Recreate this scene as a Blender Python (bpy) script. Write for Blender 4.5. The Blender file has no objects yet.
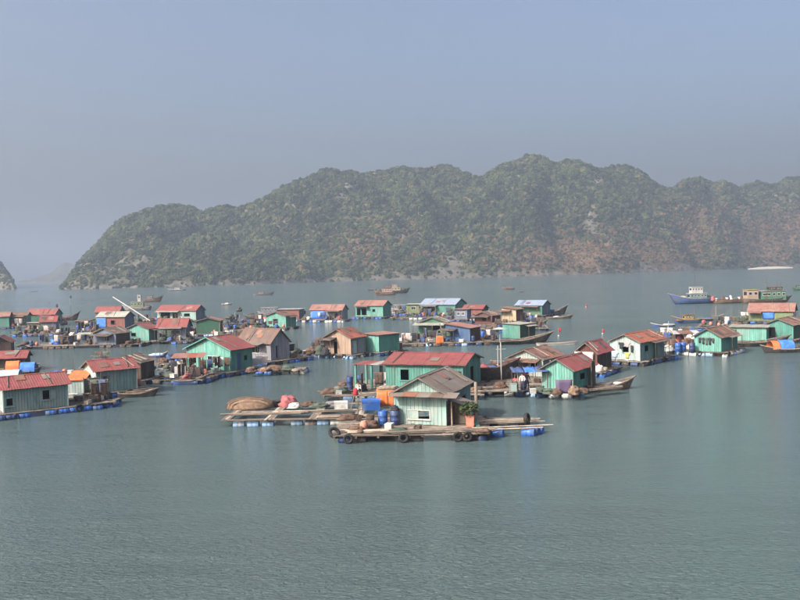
import bpy, bmesh, math, random
from mathutils import Vector, Matrix, noise

scene = bpy.context.scene
COL = scene.collection
R = random.Random(7)
PI = math.pi
rad = math.radians

# ------------------------------------------------------------------ camera
CAM_H = 12.0
FPX = 820.0                      # focal length in pixels of the 800 x 600 photograph
ROLL = math.atan(0.0256)
PITCH = math.atan(30.75 / FPX)
CAM = Vector((0, 0, CAM_H))
_F = Vector((0, math.cos(PITCH), -math.sin(PITCH)))
_U0 = Vector((0, math.sin(PITCH), math.cos(PITCH)))
_X = Vector((1, 0, 0))
_R = _X * math.cos(ROLL) - _U0 * math.sin(ROLL)
_U = _X * math.sin(ROLL) + _U0 * math.cos(ROLL)
cd = bpy.data.cameras.new("camera")
cam = bpy.data.objects.new("camera", cd)
COL.objects.link(cam)
cd.sensor_width = 36.0
cd.lens = 36.0 * FPX / 800.0
cd.clip_start = 0.5
cd.clip_end = 30000
cam.matrix_world = Matrix(((_R.x, _U.x, -_F.x, 0), (_R.y, _U.y, -_F.y, 0), (_R.z, _U.z, -_F.z, CAM_H), (0, 0, 0, 1)))
scene.camera = cam

# ------------------------------------------------------------------ light
SUN_EL, SUN_AZ = 38.0, 232.0      # azimuth clockwise from +Y: behind the viewer's left shoulder
sdir = Vector((math.sin(rad(SUN_AZ)) * math.cos(rad(SUN_EL)), math.cos(rad(SUN_AZ)) * math.cos(rad(SUN_EL)), math.sin(rad(SUN_EL))))
sl = bpy.data.lights.new("sun", 'SUN')
sl.energy = 3.3
sl.angle = rad(1.2)
sl.color = (1.0, 0.93, 0.84)
so = bpy.data.objects.new("sun", sl)
so.rotation_euler = (-sdir).to_track_quat('-Z', 'Y').to_euler()
so.location = (-60, -60, 80)
COL.objects.link(so)

world = bpy.data.worlds.new("World")
scene.world = world
world.use_nodes = True
wn, wl = world.node_tree.nodes, world.node_tree.links
wn.clear()
wo = wn.new('ShaderNodeOutputWorld')
wb = wn.new('ShaderNodeBackground')
sky = wn.new('ShaderNodeTexSky')
sky.sky_type = 'NISHITA'
sky.sun_disc = False
sky.sun_elevation = rad(SUN_EL)
sky.sun_rotation = rad(SUN_AZ)
sky.altitude = 0
sky.air_density = 0.85
sky.dust_density = 10.0
sky.ozone_density = 1.6
wb.inputs['Strength'].default_value = 0.15
wl.new(sky.outputs[0], wb.inputs[0])
wl.new(wb.outputs[0], wo.inputs[0])

vs = scene.view_settings
vs.view_transform = 'Standard'
vs.look = 'None'
vs.exposure = 0.92
vs.gamma = 1.0
vs.use_curve_mapping = False
cy = scene.cycles
cy.use_denoising = True
cy.max_bounces = 6
cy.diffuse_bounces = 2
cy.glossy_bounces = 3
cy.transmission_bounces = 2
cy.volume_bounces = 1
cy.transparent_max_bounces = 6
cy.use_adaptive_sampling = True
cy.adaptive_threshold = 0.02
cy.caustics_reflective = False
cy.caustics_refractive = False

# ------------------------------------------------------------------ pixel <-> world
def ray(px, py):
    return (_F + _R * ((px - 400) / FPX) + _U * ((300 - py) / FPX))

def at(px, py, z=0.0):
    d = ray(px, py)
    t = (z - CAM_H) / d.z
    return CAM + d * t

def proj(P):
    v = Vector(P) - CAM
    d = v.dot(_F)
    return (400 + FPX * v.dot(_R) / d, 300 - FPX * v.dot(_U) / d, d)

def run_to(P, dirv, px):
    """length along dirv from P until the picture column px is reached"""
    v = P - CAM
    a0, d0 = v.dot(_R), v.dot(_F)
    a1, d1 = dirv.dot(_R), dirv.dot(_F)
    k = (px - 400) / FPX
    return (k * d0 - a0) / (a1 - k * d1)

def lerp_tab(tab, x):
    if x <= tab[0][0]:
        return tab[0][1]
    for (x0, y0), (x1, y1) in zip(tab, tab[1:]):
        if x <= x1:
            t = (x - x0) / (x1 - x0)
            return y0 + (y1 - y0) * t
    return tab[-1][1]

# ------------------------------------------------------------------ materials
MATS = {}
def _nodes(name):
    m = bpy.data.materials.new(name)
    m.use_nodes = True
    nt = m.node_tree
    b = nt.nodes['Principled BSDF']
    return m, nt, b

def paint(name, col, rough=0.7, var=0.25, wear=None, wear_amt=0.35, scale=3.0, objvar=0.12, stretch=None, spec=0.3, bump=0.0, metal=0.0, streak=0.0):
    """painted or weathered surface: base colour, large and fine mottling, worn patches of a second colour, tint by object"""
    if name in MATS:
        return MATS[name]
    m, nt, b = _nodes(name)
    N, L = nt.nodes, nt.links
    geo = N.new('ShaderNodeNewGeometry')
    mp = N.new('ShaderNodeMapping')
    mp.inputs['Scale'].default_value = stretch or (1, 1, 1)
    L.new(geo.outputs['Position'], mp.inputs[0])
    n1 = N.new('ShaderNodeTexNoise'); n1.inputs['Scale'].default_value = scale; n1.inputs['Detail'].default_value = 5; n1.inputs['Roughness'].default_value = 0.65
    L.new(mp.outputs[0], n1.inputs[0])
    hsv = N.new('ShaderNodeHueSaturation')
    hsv.inputs['Color'].default_value = (*col, 1)
    r1 = N.new('ShaderNodeMapRange')
    r1.inputs[1].default_value = 0.3; r1.inputs[2].default_value = 0.7
    r1.inputs[3].default_value = 1 - var; r1.inputs[4].default_value = 1 + var
    L.new(n1.outputs[0], r1.inputs[0])
    oi = N.new('ShaderNodeObjectInfo')
    r2 = N.new('ShaderNodeMapRange'); r2.inputs[3].default_value = 1 - objvar; r2.inputs[4].default_value = 1 + objvar
    L.new(oi.outputs['Random'], r2.inputs[0])
    mu = N.new('ShaderNodeMath'); mu.operation = 'MULTIPLY'
    L.new(r1.outputs[0], mu.inputs[0]); L.new(r2.outputs[0], mu.inputs[1])
    L.new(mu.outputs[0], hsv.inputs['Value'])
    out = hsv.outputs[0]
    if streak:
        ms = N.new('ShaderNodeMapping'); ms.inputs['Scale'].default_value = (5, 5, 0.5)
        L.new(geo.outputs['Position'], ms.inputs[0])
        n3 = N.new('ShaderNodeTexNoise'); n3.inputs['Scale'].default_value = 1.0; n3.inputs['Detail'].default_value = 4; n3.inputs['Roughness'].default_value = 0.7
        L.new(ms.outputs[0], n3.inputs[0])
        r3 = N.new('ShaderNodeMapRange'); r3.inputs[1].default_value = 0.5; r3.inputs[2].default_value = 0.72; r3.inputs[3].default_value = 0.0; r3.inputs[4].default_value = streak
        L.new(n3.outputs[0], r3.inputs[0])
        m3 = N.new('ShaderNodeMix'); m3.data_type = 'RGBA'
        L.new(r3.outputs[0], m3.inputs[0]); L.new(out, m3.inputs[6]); m3.inputs[7].default_value = (0.10, 0.085, 0.07, 1)
        out = m3.outputs[2]
    if wear:
        n2 = N.new('ShaderNodeTexNoise'); n2.inputs['Scale'].default_value = scale * 0.55; n2.inputs['Detail'].default_value = 8; n2.inputs['Roughness'].default_value = 0.7
        L.new(mp.outputs[0], n2.inputs[0])
        cr = N.new('ShaderNodeMapRange')
        cr.inputs[1].default_value = 0.62 - wear_amt * 0.4; cr.inputs[2].default_value = 0.74 - wear_amt * 0.3
        L.new(n2.outputs[0], cr.inputs[0])
        mx = N.new('ShaderNodeMix'); mx.data_type = 'RGBA'
        L.new(cr.outputs[0], mx.inputs[0]); L.new(out, mx.inputs[6]); mx.inputs[7].default_value = (*wear, 1)
        out = mx.outputs[2]
    L.new(out, b.inputs['Base Color'])
    b.inputs['Roughness'].default_value = rough
    b.inputs['Specular IOR Level'].default_value = spec
    b.inputs['Metallic'].default_value = metal
    if bump:
        bp = N.new('ShaderNodeBump'); bp.inputs['Strength'].default_value = bump; bp.inputs['Distance'].default_value = 0.03
        L.new(n1.outputs[0], bp.inputs['Height']); L.new(bp.outputs[0], b.inputs['Normal'])
    MATS[name] = m
    return m

# ------------------------------------------------------------------ mesh helpers
def mesh_obj(name, verts, faces, mat, parent=None, smooth=False, me=None):
    if me is None:
        me = bpy.data.meshes.new(name)
        me.from_pydata(verts, [], faces)
        if smooth:
            me.polygons.foreach_set('use_smooth', [True] * len(me.polygons))
        if mat is not None:
            me.materials.append(mat)
    o = bpy.data.objects.new(name, me)
    COL.objects.link(o)
    if parent is not None:
        o.parent = parent
    return o

# ------------------------------------------------------------------ water
m, nt, b = _nodes('sea_water')
N, L = nt.nodes, nt.links
geo = N.new('ShaderNodeNewGeometry')
nb = N.new('ShaderNodeTexNoise'); nb.inputs['Scale'].default_value = 0.012; nb.inputs['Detail'].default_value = 4
L.new(geo.outputs['Position'], nb.inputs[0])
cr = N.new('ShaderNodeValToRGB')
cr.color_ramp.elements[0].position = 0.3; cr.color_ramp.elements[0].color = (0.070, 0.108, 0.111, 1)
cr.color_ramp.elements[1].position = 0.72; cr.color_ramp.elements[1].color = (0.083, 0.123, 0.125, 1)
L.new(nb.outputs[0], cr.inputs[0]); L.new(cr.outputs[0], b.inputs['Base Color'])
b.inputs['Roughness'].default_value = 0.12
b.inputs['IOR'].default_value = 1.33
mp1 = N.new('ShaderNodeMapping'); mp1.inputs['Rotation'].default_value = (0, 0, rad(28)); mp1.inputs['Scale'].default_value = (0.75, 1.5, 1)
L.new(geo.outputs['Position'], mp1.inputs[0])
w1 = N.new('ShaderNodeTexNoise'); w1.inputs['Scale'].default_value = 4.2; w1.inputs['Detail'].default_value = 5; w1.inputs['Roughness'].default_value = 0.6; w1.inputs['Distortion'].default_value = 0.6
L.new(mp1.outputs[0], w1.inputs[0])
mp2 = N.new('ShaderNodeMapping'); mp2.inputs['Rotation'].default_value = (0, 0, rad(-28)); mp2.inputs['Scale'].default_value = (0.4, 1.2, 1)
L.new(geo.outputs['Position'], mp2.inputs[0])
w2 = N.new('ShaderNodeTexNoise'); w2.inputs['Scale'].default_value = 0.35; w2.inputs['Detail'].default_value = 3; w2.inputs['Distortion'].default_value = 0.4
L.new(mp2.outputs[0], w2.inputs[0])
# calm and ruffled patches
w3 = N.new('ShaderNodeTexNoise'); w3.inputs['Scale'].default_value = 0.03; w3.inputs['Detail'].default_value = 3
L.new(mp2.outputs[0], w3.inputs[0])
pr = N.new('ShaderNodeMapRange'); pr.inputs[1].default_value = 0.35; pr.inputs[2].default_value = 0.65; pr.inputs[3].default_value = 0.4; pr.inputs[4].default_value = 1.0
L.new(w3.outputs[0], pr.inputs[0])
ml = N.new('ShaderNodeMath'); ml.operation = 'MULTIPLY_ADD'; ml.inputs[1].default_value = 1.5
L.new(w2.outputs[0], ml.inputs[0]); L.new(w1.outputs[0], ml.inputs[2])
ml2 = N.new('ShaderNodeMath'); ml2.operation = 'MULTIPLY'
L.new(ml.outputs[0], ml2.inputs[0]); L.new(pr.outputs[0], ml2.inputs[1])
bp = N.new('ShaderNodeBump'); bp.inputs['Strength'].default_value = 1.0; bp.inputs['Distance'].default_value = 0.36
L.new(ml2.outputs[0], bp.inputs['Height']); L.new(bp.outputs[0], b.inputs['Normal'])
MATS['water'] = m
W = 5600
wv = mesh_obj('water', [(-W, -300, 0), (W, -300, 0), (W, 7000, 0), (-W, 7000, 0)], [(0, 1, 2, 3)], m)
wv['kind'] = 'structure'

# ------------------------------------------------------------------ hills
def hill_material():
    m, nt, b = _nodes('limestone_hill')
    N, L = nt.nodes, nt.links
    geo = N.new('ShaderNodeNewGeometry')
    n1 = N.new('ShaderNodeTexNoise'); n1.inputs['Scale'].default_value = 0.03; n1.inputs['Detail'].default_value = 7; n1.inputs['Roughness'].default_value = 0.65
    L.new(geo.outputs['Position'], n1.inputs[0])
    cr = N.new('ShaderNodeValToRGB')
    e = cr.color_ramp.elements
    e[0].position = 0.35; e[0].color = (0.045, 0.055, 0.025, 1)
    e[1].position = 0.7; e[1].color = (0.20, 0.18, 0.15, 1)
    x = e.new(0.55); x.color = (0.10, 0.085, 0.05, 1)
    L.new(n1.outputs[0], cr.inputs[0])
    at_ = N.new('ShaderNodeAttribute'); at_.attribute_name = 'rock'
    n2 = N.new('ShaderNodeTexNoise'); n2.inputs['Scale'].default_value = 0.12; n2.inputs['Detail'].default_value = 6
    L.new(geo.outputs['Position'], n2.inputs[0])
    cr2 = N.new('ShaderNodeValToRGB')
    cr2.color_ramp.elements[0].position = 0.35; cr2.color_ramp.elements[0].color = (0.09, 0.085, 0.075, 1)
    cr2.color_ramp.elements[1].position = 0.68; cr2.color_ramp.elements[1].color = (0.21, 0.195, 0.175, 1)
    L.new(n2.outputs[0], cr2.inputs[0])
    mx = N.new('ShaderNodeMix'); mx.data_type = 'RGBA'
    L.new(at_.outputs['Fac'], mx.inputs[0]); L.new(cr.outputs[0], mx.inputs[6]); L.new(cr2.outputs[0], mx.inputs[7])
    at2 = N.new('ShaderNodeAttribute'); at2.attribute_name = 'scrub'
    mx2 = N.new('ShaderNodeMix'); mx2.data_type = 'RGBA'
    n5 = N.new('ShaderNodeTexNoise'); n5.inputs['Scale'].default_value = 0.05; n5.inputs['Detail'].default_value = 8; n5.inputs['Roughness'].default_value = 0.7
    L.new(geo.outputs['Position'], n5.inputs[0])
    ad = N.new('ShaderNodeMath'); ad.operation = 'MULTIPLY_ADD'; ad.inputs[1].default_value = 0.9; L.new(at2.outputs['Fac'], ad.inputs[0]); L.new(n5.outputs[0], ad.inputs[2])
    mrs = N.new('ShaderNodeMapRange'); mrs.inputs[1].default_value = 0.78; mrs.inputs[2].default_value = 0.9; L.new(ad.outputs[0], mrs.inputs[0])
    L.new(mrs.outputs[0], mx2.inputs[0]); L.new(mx.outputs[2], mx2.inputs[6]); mx2.inputs[7].default_value = (0.125, 0.085, 0.052, 1)
    L.new(mx2.outputs[2], b.inputs['Base Color'])
    b.inputs['Roughness'].default_value = 0.95
    b.inputs['Specular IOR Level'].default_value = 0.1
    bp = N.new('ShaderNodeBump'); bp.inputs['Strength'].default_value = 1.0; bp.inputs['Distance'].default_value = 3.0
    L.new(n2.outputs[0], bp.inputs['Height']); L.new(bp.outputs[0], b.inputs['Normal'])
    return m
HILLMAT = hill_material()

def crown_material():
    m, nt, b = _nodes('forest_foliage')
    N, L = nt.nodes, nt.links
    oi = N.new('ShaderNodeObjectInfo')
    cr = N.new('ShaderNodeValToRGB')
    e = cr.color_ramp.elements
    e[0].position = 0.0; e[0].color = (0.009, 0.015, 0.007, 1)
    e[1].position = 1.0; e[1].color = (0.088, 0.085, 0.036, 1)
    x = e.new(0.4); x.color = (0.032, 0.044, 0.017, 1)
    x = e.new(0.8); x.color = (0.056, 0.064, 0.026, 1)
    L.new(oi.outputs['Random'], cr.inputs[0])
    a = N.new('ShaderNodeAttribute'); a.attribute_type = 'INSTANCER'; a.attribute_name = 'scrub'
    mx = N.new('ShaderNodeMix'); mx.data_type = 'RGBA'
    fr = N.new('ShaderNodeMath'); fr.operation = 'MULTIPLY'; fr.inputs[1].default_value = 37.7
    L.new(oi.outputs['Random'], fr.inputs[0])
    fc = N.new('ShaderNodeMath'); fc.operation = 'FRACT'; L.new(fr.outputs[0], fc.inputs[0])
    gt = N.new('ShaderNodeMath'); gt.operation = 'GREATER_THAN'; L.new(a.outputs['Fac'], gt.inputs[0]); L.new(fc.outputs[0], gt.inputs[1])
    L.new(gt.outputs[0], mx.inputs[0]); L.new(cr.outputs[0], mx.inputs[6]); mx.inputs[7].default_value = (0.105, 0.068, 0.038, 1)
    geo = N.new('ShaderNodeNewGeometry')
    n = N.new('ShaderNodeTexNoise'); n.inputs['Scale'].default_value = 0.02; n.inputs['Detail'].default_value = 5
    L.new(geo.outputs['Position'], n.inputs[0])
    mr = N.new('ShaderNodeMapRange'); mr.inputs[1].default_value = 0.3; mr.inputs[2].default_value = 0.7; mr.inputs[3].default_value = 0.6; mr.inputs[4].default_value = 1.4
    L.new(n.outputs[0], mr.inputs[0])
    hs = N.new('ShaderNodeHueSaturation')
    L.new(mx.outputs[2], hs.inputs['Color']); L.new(mr.outputs[0], hs.inputs['Value'])
    L.new(hs.outputs[0], b.inputs['Base Color'])
    b.inputs['Roughness'].default_value = 0.9
    b.inputs['Specular IOR Level'].default_value = 0.05
    return m
CROWNMAT = crown_material()

def fbm(x, y, s, o=5):
    return noise.fractal(Vector((x / s, y / s, 3.7)), 1.0, 2.1, o)

def build_hill(name, top, shore, x0, x1, step, width, label=None, nt_=46, rough=1.0, peak=0.62, scrub_fn=None, rock_fn=None, seed=0.0, cliff=7.0):
    cols = []
    n = int((x1 - x0) / step) + 1
    for i in range(n):
        px = x0 + i * step
        sp = at(px, lerp_tab(shore, px))
        dirh = Vector((sp.x, sp.y, 0)).normalized()
        ds = math.hypot(sp.x, sp.y)
        wloc = width * (0.8 + 0.25 * fbm(sp.x + seed, sp.y, 260, 3))
        pk = peak + 0.16 * fbm(sp.x + 900, sp.y + seed, 330, 2)
        pk = min(0.85, max(0.35, pk))
        dr = ds + wloc * pk
        yt = lerp_tab(top, px)
        # height of the ridge from the direction of its outline at its own distance
        d = ray(px, yt)
        H = CAM_H + dr * d.z / math.hypot(d.x, d.y) - 3.2
        H = max(0.0, H)
        cols.append((px, dirh, ds, wloc, pk, H))
    Hs = [c[5] for c in cols]
    win = int(55 / step)
    Hm = [sum(Hs[max(0, i - win):i + win + 1]) / len(Hs[max(0, i - win):i + win + 1]) for i in range(n)]
    verts, rock, scr = [], [], []
    for ci, (px, dirh, ds, wloc, pk, H0) in enumerate(cols):
        for j in range(nt_):
            t = (j / (nt_ - 1)) ** 1.35
            s = t * 1.25
            dist = ds + wloc * s
            mixh = min(1, s / pk) ** 1.6
            H = H0 * mixh + min(Hm[ci], H0 * 1.25 + 4) * (1 - mixh)
            x, y = dirh.x * dist, dirh.y * dist
            if s < pk:
                q = s / pk
                p = 0.80 * q + 0.20 * q ** 2.2
                p += 0.10 * math.sin(q * PI)
            else:
                q = (s - pk) / (1.25 - pk)
                p = math.cos(q * PI / 2) ** 0.8 if q < 1 else 0
            env = math.sin(min(1, s / pk) * PI) if s < pk else 0.0
            rid = 1 - abs(fbm(x + seed, y, 150, 4)) * 2.0
            r2 = fbm(x, y + seed, 45, 4)
            z = H * p + env * rough * min(1, H / 90) * (30 * (rid - 0.6) + 17 * r2 + 6 * fbm(x + seed, y, 18, 3))
            z += min(cliff, H) * min(1, s * wloc / 14) * max(0, (1 - s * wloc / 260)) * (0.8 + 0.7 * fbm(x, y, 30, 3))
            if j == 0 or j == nt_ - 1:
                z = -3
            verts.append((x, y, z))
            rk = 0.0
            if s * wloc < 5:
                rk = 0.75
            nz = fbm(x + 50, y, 70, 4)
            if nz > 0.62:
                rk = max(rk, min(0.7, (nz - 0.62) * 4))
            if rock_fn:
                rk = max(rk, rock_fn(px, s, z, x, y))
            rock.append(min(1, rk))
            scr.append(scrub_fn(px, z, x, y) if scrub_fn else 0.0)
    faces = []
    for i in range(n - 1):
        for j in range(nt_ - 1):
            a = i * nt_ + j
            faces.append((a, a + nt_, a + nt_ + 1, a + 1))
    o = mesh_obj(name, verts, faces, HILLMAT, smooth=True)
    me = o.data
    for nm, arr in (('rock', rock), ('scrub', scr)):
        at_ = me.attributes.new(nm, 'FLOAT', 'POINT')
        at_.data.foreach_set('value', arr)
    return o

TOP = [(60, 290), (64, 289), (70, 278), (80, 262), (92, 250), (103, 238), (115, 225), (128, 216), (140, 211), (152, 208), (163, 205), (178, 203.5), (192, 205), (202, 209), (207, 211), (215, 207), (222, 204.5), (230, 204), (238, 206.5), (250, 203.5), (262, 199), (272, 195), (285, 186), (297, 181), (305, 179), (315, 175), (325, 168), (332, 167), (345, 171), (352, 170), (365, 173), (380, 170), (395, 168), (405, 165), (415, 166.5), (430, 168), (445, 164), (455, 165), (465, 171), (478, 176), (486, 176), (495, 168), (505, 163), (515, 160), (527, 155), (535, 153.5), (545, 155), (552, 160), (560, 163), (570, 158.5), (578, 159), (590, 165), (600, 169), (610, 167), (620, 165), (630, 165), (640, 170), (647, 175), (655, 182), (668, 188), (675, 187), (685, 180), (697, 177), (705, 178), (713, 182), (722, 180), (730, 183), (738, 187), (748, 184), (760, 181), (768, 185), (778, 184), (787, 178), (795, 176.5), (805, 178), (840, 186), (880, 176), (930, 190), (990, 204), (1050, 240), (1090, 252)]
SHORE = [(60, 290), (64, 289.5), (150, 287.5), (260, 284.2), (330, 281.7), (400, 279.7), (470, 277.7), (540, 275.7), (600, 273.9), (650, 272.2), (700, 270.4), (760, 268.2), (800, 267), (950, 262.4), (1090, 258.8)]

def scrub_main(px, z, x, y):
    v = 0.0
    for cx, hz, sx, sz, k in ((590, 24, 80, 26, 1.0), (695, 62, 34, 34, 1.0), (780, 48, 42, 44, 1.0), (380, 40, 40, 22, 0.6), (660, 26, 80, 22, 0.95)):
        v = max(v, k * math.exp(-((px - cx) / sx) ** 2 - ((z - hz) / sz) ** 2))
    v *= 0.95 + 0.9 * fbm(x, y, 60, 4)
    return max(0, min(0.75, v * 0.9))

def rock_main(px, s, z, x, y):
    v = 0.0
    if px < 175:
        v = max(0, min(1, (175 - px) / 75)) * (0.55 + 0.9 * fbm(x, y, 40, 4)) * (1.1 - z / 90)
    v = max(v, 1.0 * math.exp(-((px - 598) / 4) ** 2 - ((z - 128) / 9) ** 2))
    if px > 640 and px < 690 and z < 12:
        v = max(v, 0.9)
    return max(0, min(1, v))

hill = build_hill('hills', TOP, SHORE, 62, 1090, 1.6, 380, scrub_fn=scrub_main, rock_fn=rock_main)
hill['kind'] = 'structure'
TOP2 = [(-160, 268), (-110, 210), (-60, 196), (-30, 224), (-6, 258), (0, 263), (4, 268), (9, 275), (13, 284), (15, 290)]
hill2 = build_hill('headland', TOP2, [(-160, 291.5), (15, 289.4)], -160, 15, 1.5, 160, rock_fn=lambda px, s, z, x, y: 0.25 if px > -20 else 0, seed=400)
hill2['kind'] = 'structure'
TOP3 = [(-60, 280), (16, 281.5), (30, 279.5), (38, 276), (44, 274), (50, 272.5), (56, 268), (62, 262.5), (66, 261), (72, 262.5), (84, 268), (110, 278), (130, 281)]
hill3 = build_hill('far_island', TOP3, [(-60, 284.6), (130, 280.2)], -60, 130, 2, 500, nt_=24, seed=900)
hill3['kind'] = 'structure'

def forest(name, src, label, dens, smin, smax):
    me = src.data.copy()
    o = bpy.data.objects.new(name, me)
    COL.objects.link(o)
    o['kind'] = 'stuff'; o['label'] = label; o['category'] = 'forest'
    ng = bpy.data.node_groups.new(name + '_scatter', 'GeometryNodeTree')
    ng.interface.new_socket('Geometry', in_out='INPUT', socket_type='NodeSocketGeometry')
    ng.interface.new_socket('Geometry', in_out='OUTPUT', socket_type='NodeSocketGeometry')
    N, L = ng.nodes, ng.links
    gi, go = N.new('NodeGroupInput'), N.new('NodeGroupOutput')
    dp = N.new('GeometryNodeDistributePointsOnFaces')
    dp.distribute_method = 'RANDOM'
    ra = N.new('GeometryNodeInputNamedAttribute'); ra.data_type = 'FLOAT'; ra.inputs[0].default_value = 'rock'
    sa = N.new('GeometryNodeInputNamedAttribute'); sa.data_type = 'FLOAT'; sa.inputs[0].default_value = 'scrub'
    def mth(op, a, b_=None, c=None):
        n = N.new('ShaderNodeMath'); n.operation = op
        for k, v in enumerate((a, b_, c)):
            if v is None: continue
            if isinstance(v, (int, float)): n.inputs[k].default_value = v
            else: L.new(v, n.inputs[k])
        return n.outputs[0]
    d1 = mth('MULTIPLY_ADD', ra.outputs[0], -0.88 * dens, dens)
    L.new(d1, dp.inputs['Density'])
    L.new(gi.outputs[0], dp.inputs['Mesh'])
    # irregular crowns made here: icospheres pushed in and out by noise
    jn = N.new('GeometryNodeGeometryToInstance')
    for k in range(4):
        ic = N.new('GeometryNodeMeshIcoSphere'); ic.inputs['Radius'].default_value = 1.0; ic.inputs['Subdivisions'].default_value = 3
        sp = N.new('GeometryNodeSetPosition')
        ps = N.new('GeometryNodeInputPosition')
        nz = N.new('ShaderNodeTexNoise'); nz.noise_dimensions = '4D'; nz.inputs['W'].default_value = k * 7.3; nz.inputs['Scale'].default_value = 1.7; nz.inputs['Detail'].default_value = 3; nz.inputs['Roughness'].default_value = 0.75
        sc = N.new('ShaderNodeVectorMath'); sc.operation = 'SCALE'
        L.new(ps.outputs[0], sc.inputs[0])
        f = mth('MULTIPLY_ADD', nz.outputs[0], 2.6, -0.4)
        L.new(f, sc.inputs['Scale'])
        L.new(ic.outputs[0], sp.inputs['Geometry']); L.new(sc.outputs[0], sp.inputs['Position'])
        sm = N.new('GeometryNodeSetMaterial'); sm.inputs['Material'].default_value = CROWNMAT
        L.new(sp.outputs[0], sm.inputs[0]); L.new(sm.outputs[0], jn.inputs[0])
    ip = N.new('GeometryNodeInstanceOnPoints')
    ip.inputs['Pick Instance'].default_value = True
    L.new(dp.outputs['Points'], ip.inputs['Points']); L.new(jn.outputs[0], ip.inputs['Instance'])
    rs = N.new('FunctionNodeRandomValue'); rs.data_type = 'FLOAT'
    rs.inputs[2].default_value = smin; rs.inputs[3].default_value = smax
    rq = N.new('FunctionNodeRandomValue'); rq.data_type = 'FLOAT'; rq.inputs[2].default_value = 0; rq.inputs[3].default_value = 1; rq.inputs['Seed'].default_value = 5
    sz = mth('MULTIPLY_ADD', mth('POWER', rq.outputs[1], 3.0), smax - smin, smin)
    shr = mth('MULTIPLY_ADD', sa.outputs[0], -0.5, 1.0)
    sz = mth('MULTIPLY', sz, shr)
    sz = mth('MULTIPLY', sz, mth('MULTIPLY_ADD', ra.outputs[0], -0.5, 1.0))
    cx = N.new('ShaderNodeCombineXYZ')
    L.new(sz, cx.inputs[0]); L.new(sz, cx.inputs[1]); L.new(mth('MULTIPLY', sz, 0.95), cx.inputs[2])
    L.new(cx.outputs[0], ip.inputs['Scale'])
    rr = N.new('FunctionNodeRandomValue'); rr.data_type = 'FLOAT_VECTOR'
    rr.inputs[0].default_value = (-0.3, -0.3, 0); rr.inputs[1].default_value = (0.3, 0.3, 6.28)
    L.new(rr.outputs[0], ip.inputs['Rotation'])
    # scrub attribute carried on the points to the instances
    st = N.new('GeometryNodeStoreNamedAttribute'); st.data_type = 'FLOAT'; st.domain = 'INSTANCE'; st.inputs['Name'].default_value = 'scrub'
    L.new(ip.outputs[0], st.inputs['Geometry']); L.new(sa.outputs[0], st.inputs['Value'])
    L.new(st.outputs[0], go.inputs[0])
    md = o.modifiers.new('scatter', 'NODES')
    md.node_group = ng
    return o
forest('forest', hill, 'dense green and brown woodland covering the long karst hill', 0.085, 1.7, 5.2)
forest('headland_wood', hill2, 'dark green bushes covering the headland at the bay entrance', 0.07, 1.6, 3.4)

# pale beach at the foot of the hill
bv, bf = [], []
for i in range(15):
    px = 748 + i * 3.2
    e = math.sin(i / 14 * PI)
    p0 = at(px, lerp_tab(SHORE, px) + 0.9, 0.15)
    dh = Vector((p0.x, p0.y, 0)).normalized()
    bv += [(p0.x, p0.y, -0.3), tuple(p0 + dh * 30 + Vector((0, 0, 0.3 + 1.0 * e))), tuple(p0 + dh * 60 + Vector((0, 0, 0.8 + 1.6 * e)))]
for i in range(14):
    a = i * 3
    bf += [(a, a + 3, a + 4, a + 1), (a + 1, a + 4, a + 5, a + 2)]
beach = mesh_obj('beach', bv, bf, paint('beach_sand', (0.46, 0.42, 0.35), 0.95, 0.12, scale=0.3), smooth=True)
beach['kind'] = 'structure'

# ------------------------------------------------------------------ haze
m = bpy.data.materials.new('sea_haze')
m.use_nodes = True
nt = m.node_tree
nt.nodes.clear()
ho = nt.nodes.new('ShaderNodeOutputMaterial')
pv = nt.nodes.new('ShaderNodeVolumePrincipled')
pv.inputs['Color'].default_value = (0.385, 0.45, 0.56, 1)
pv.inputs['Density'].default_value = 0.00050
pv.inputs['Anisotropy'].default_value = 0.25
nt.links.new(pv.outputs[0], ho.inputs['Volume'])
hx, hy0, hy1, hz0, hz1 = 5700, -400, 7100, -5, 260
hz = mesh_obj('haze', [(x, y, z) for z in (hz0, hz1) for y in (hy0, hy1) for x in (-hx, hx)],
              [(0, 2, 3, 1), (4, 5, 7, 6), (0, 1, 5, 4), (2, 6, 7, 3), (0, 4, 6, 2), (1, 3, 7, 5)], m)
hz['kind'] = 'stuff'

# ================================================================== builders
DECK = 0.55
UZ = Vector((0, 0, 1))
def M(k):
    return MATS[k]
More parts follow.
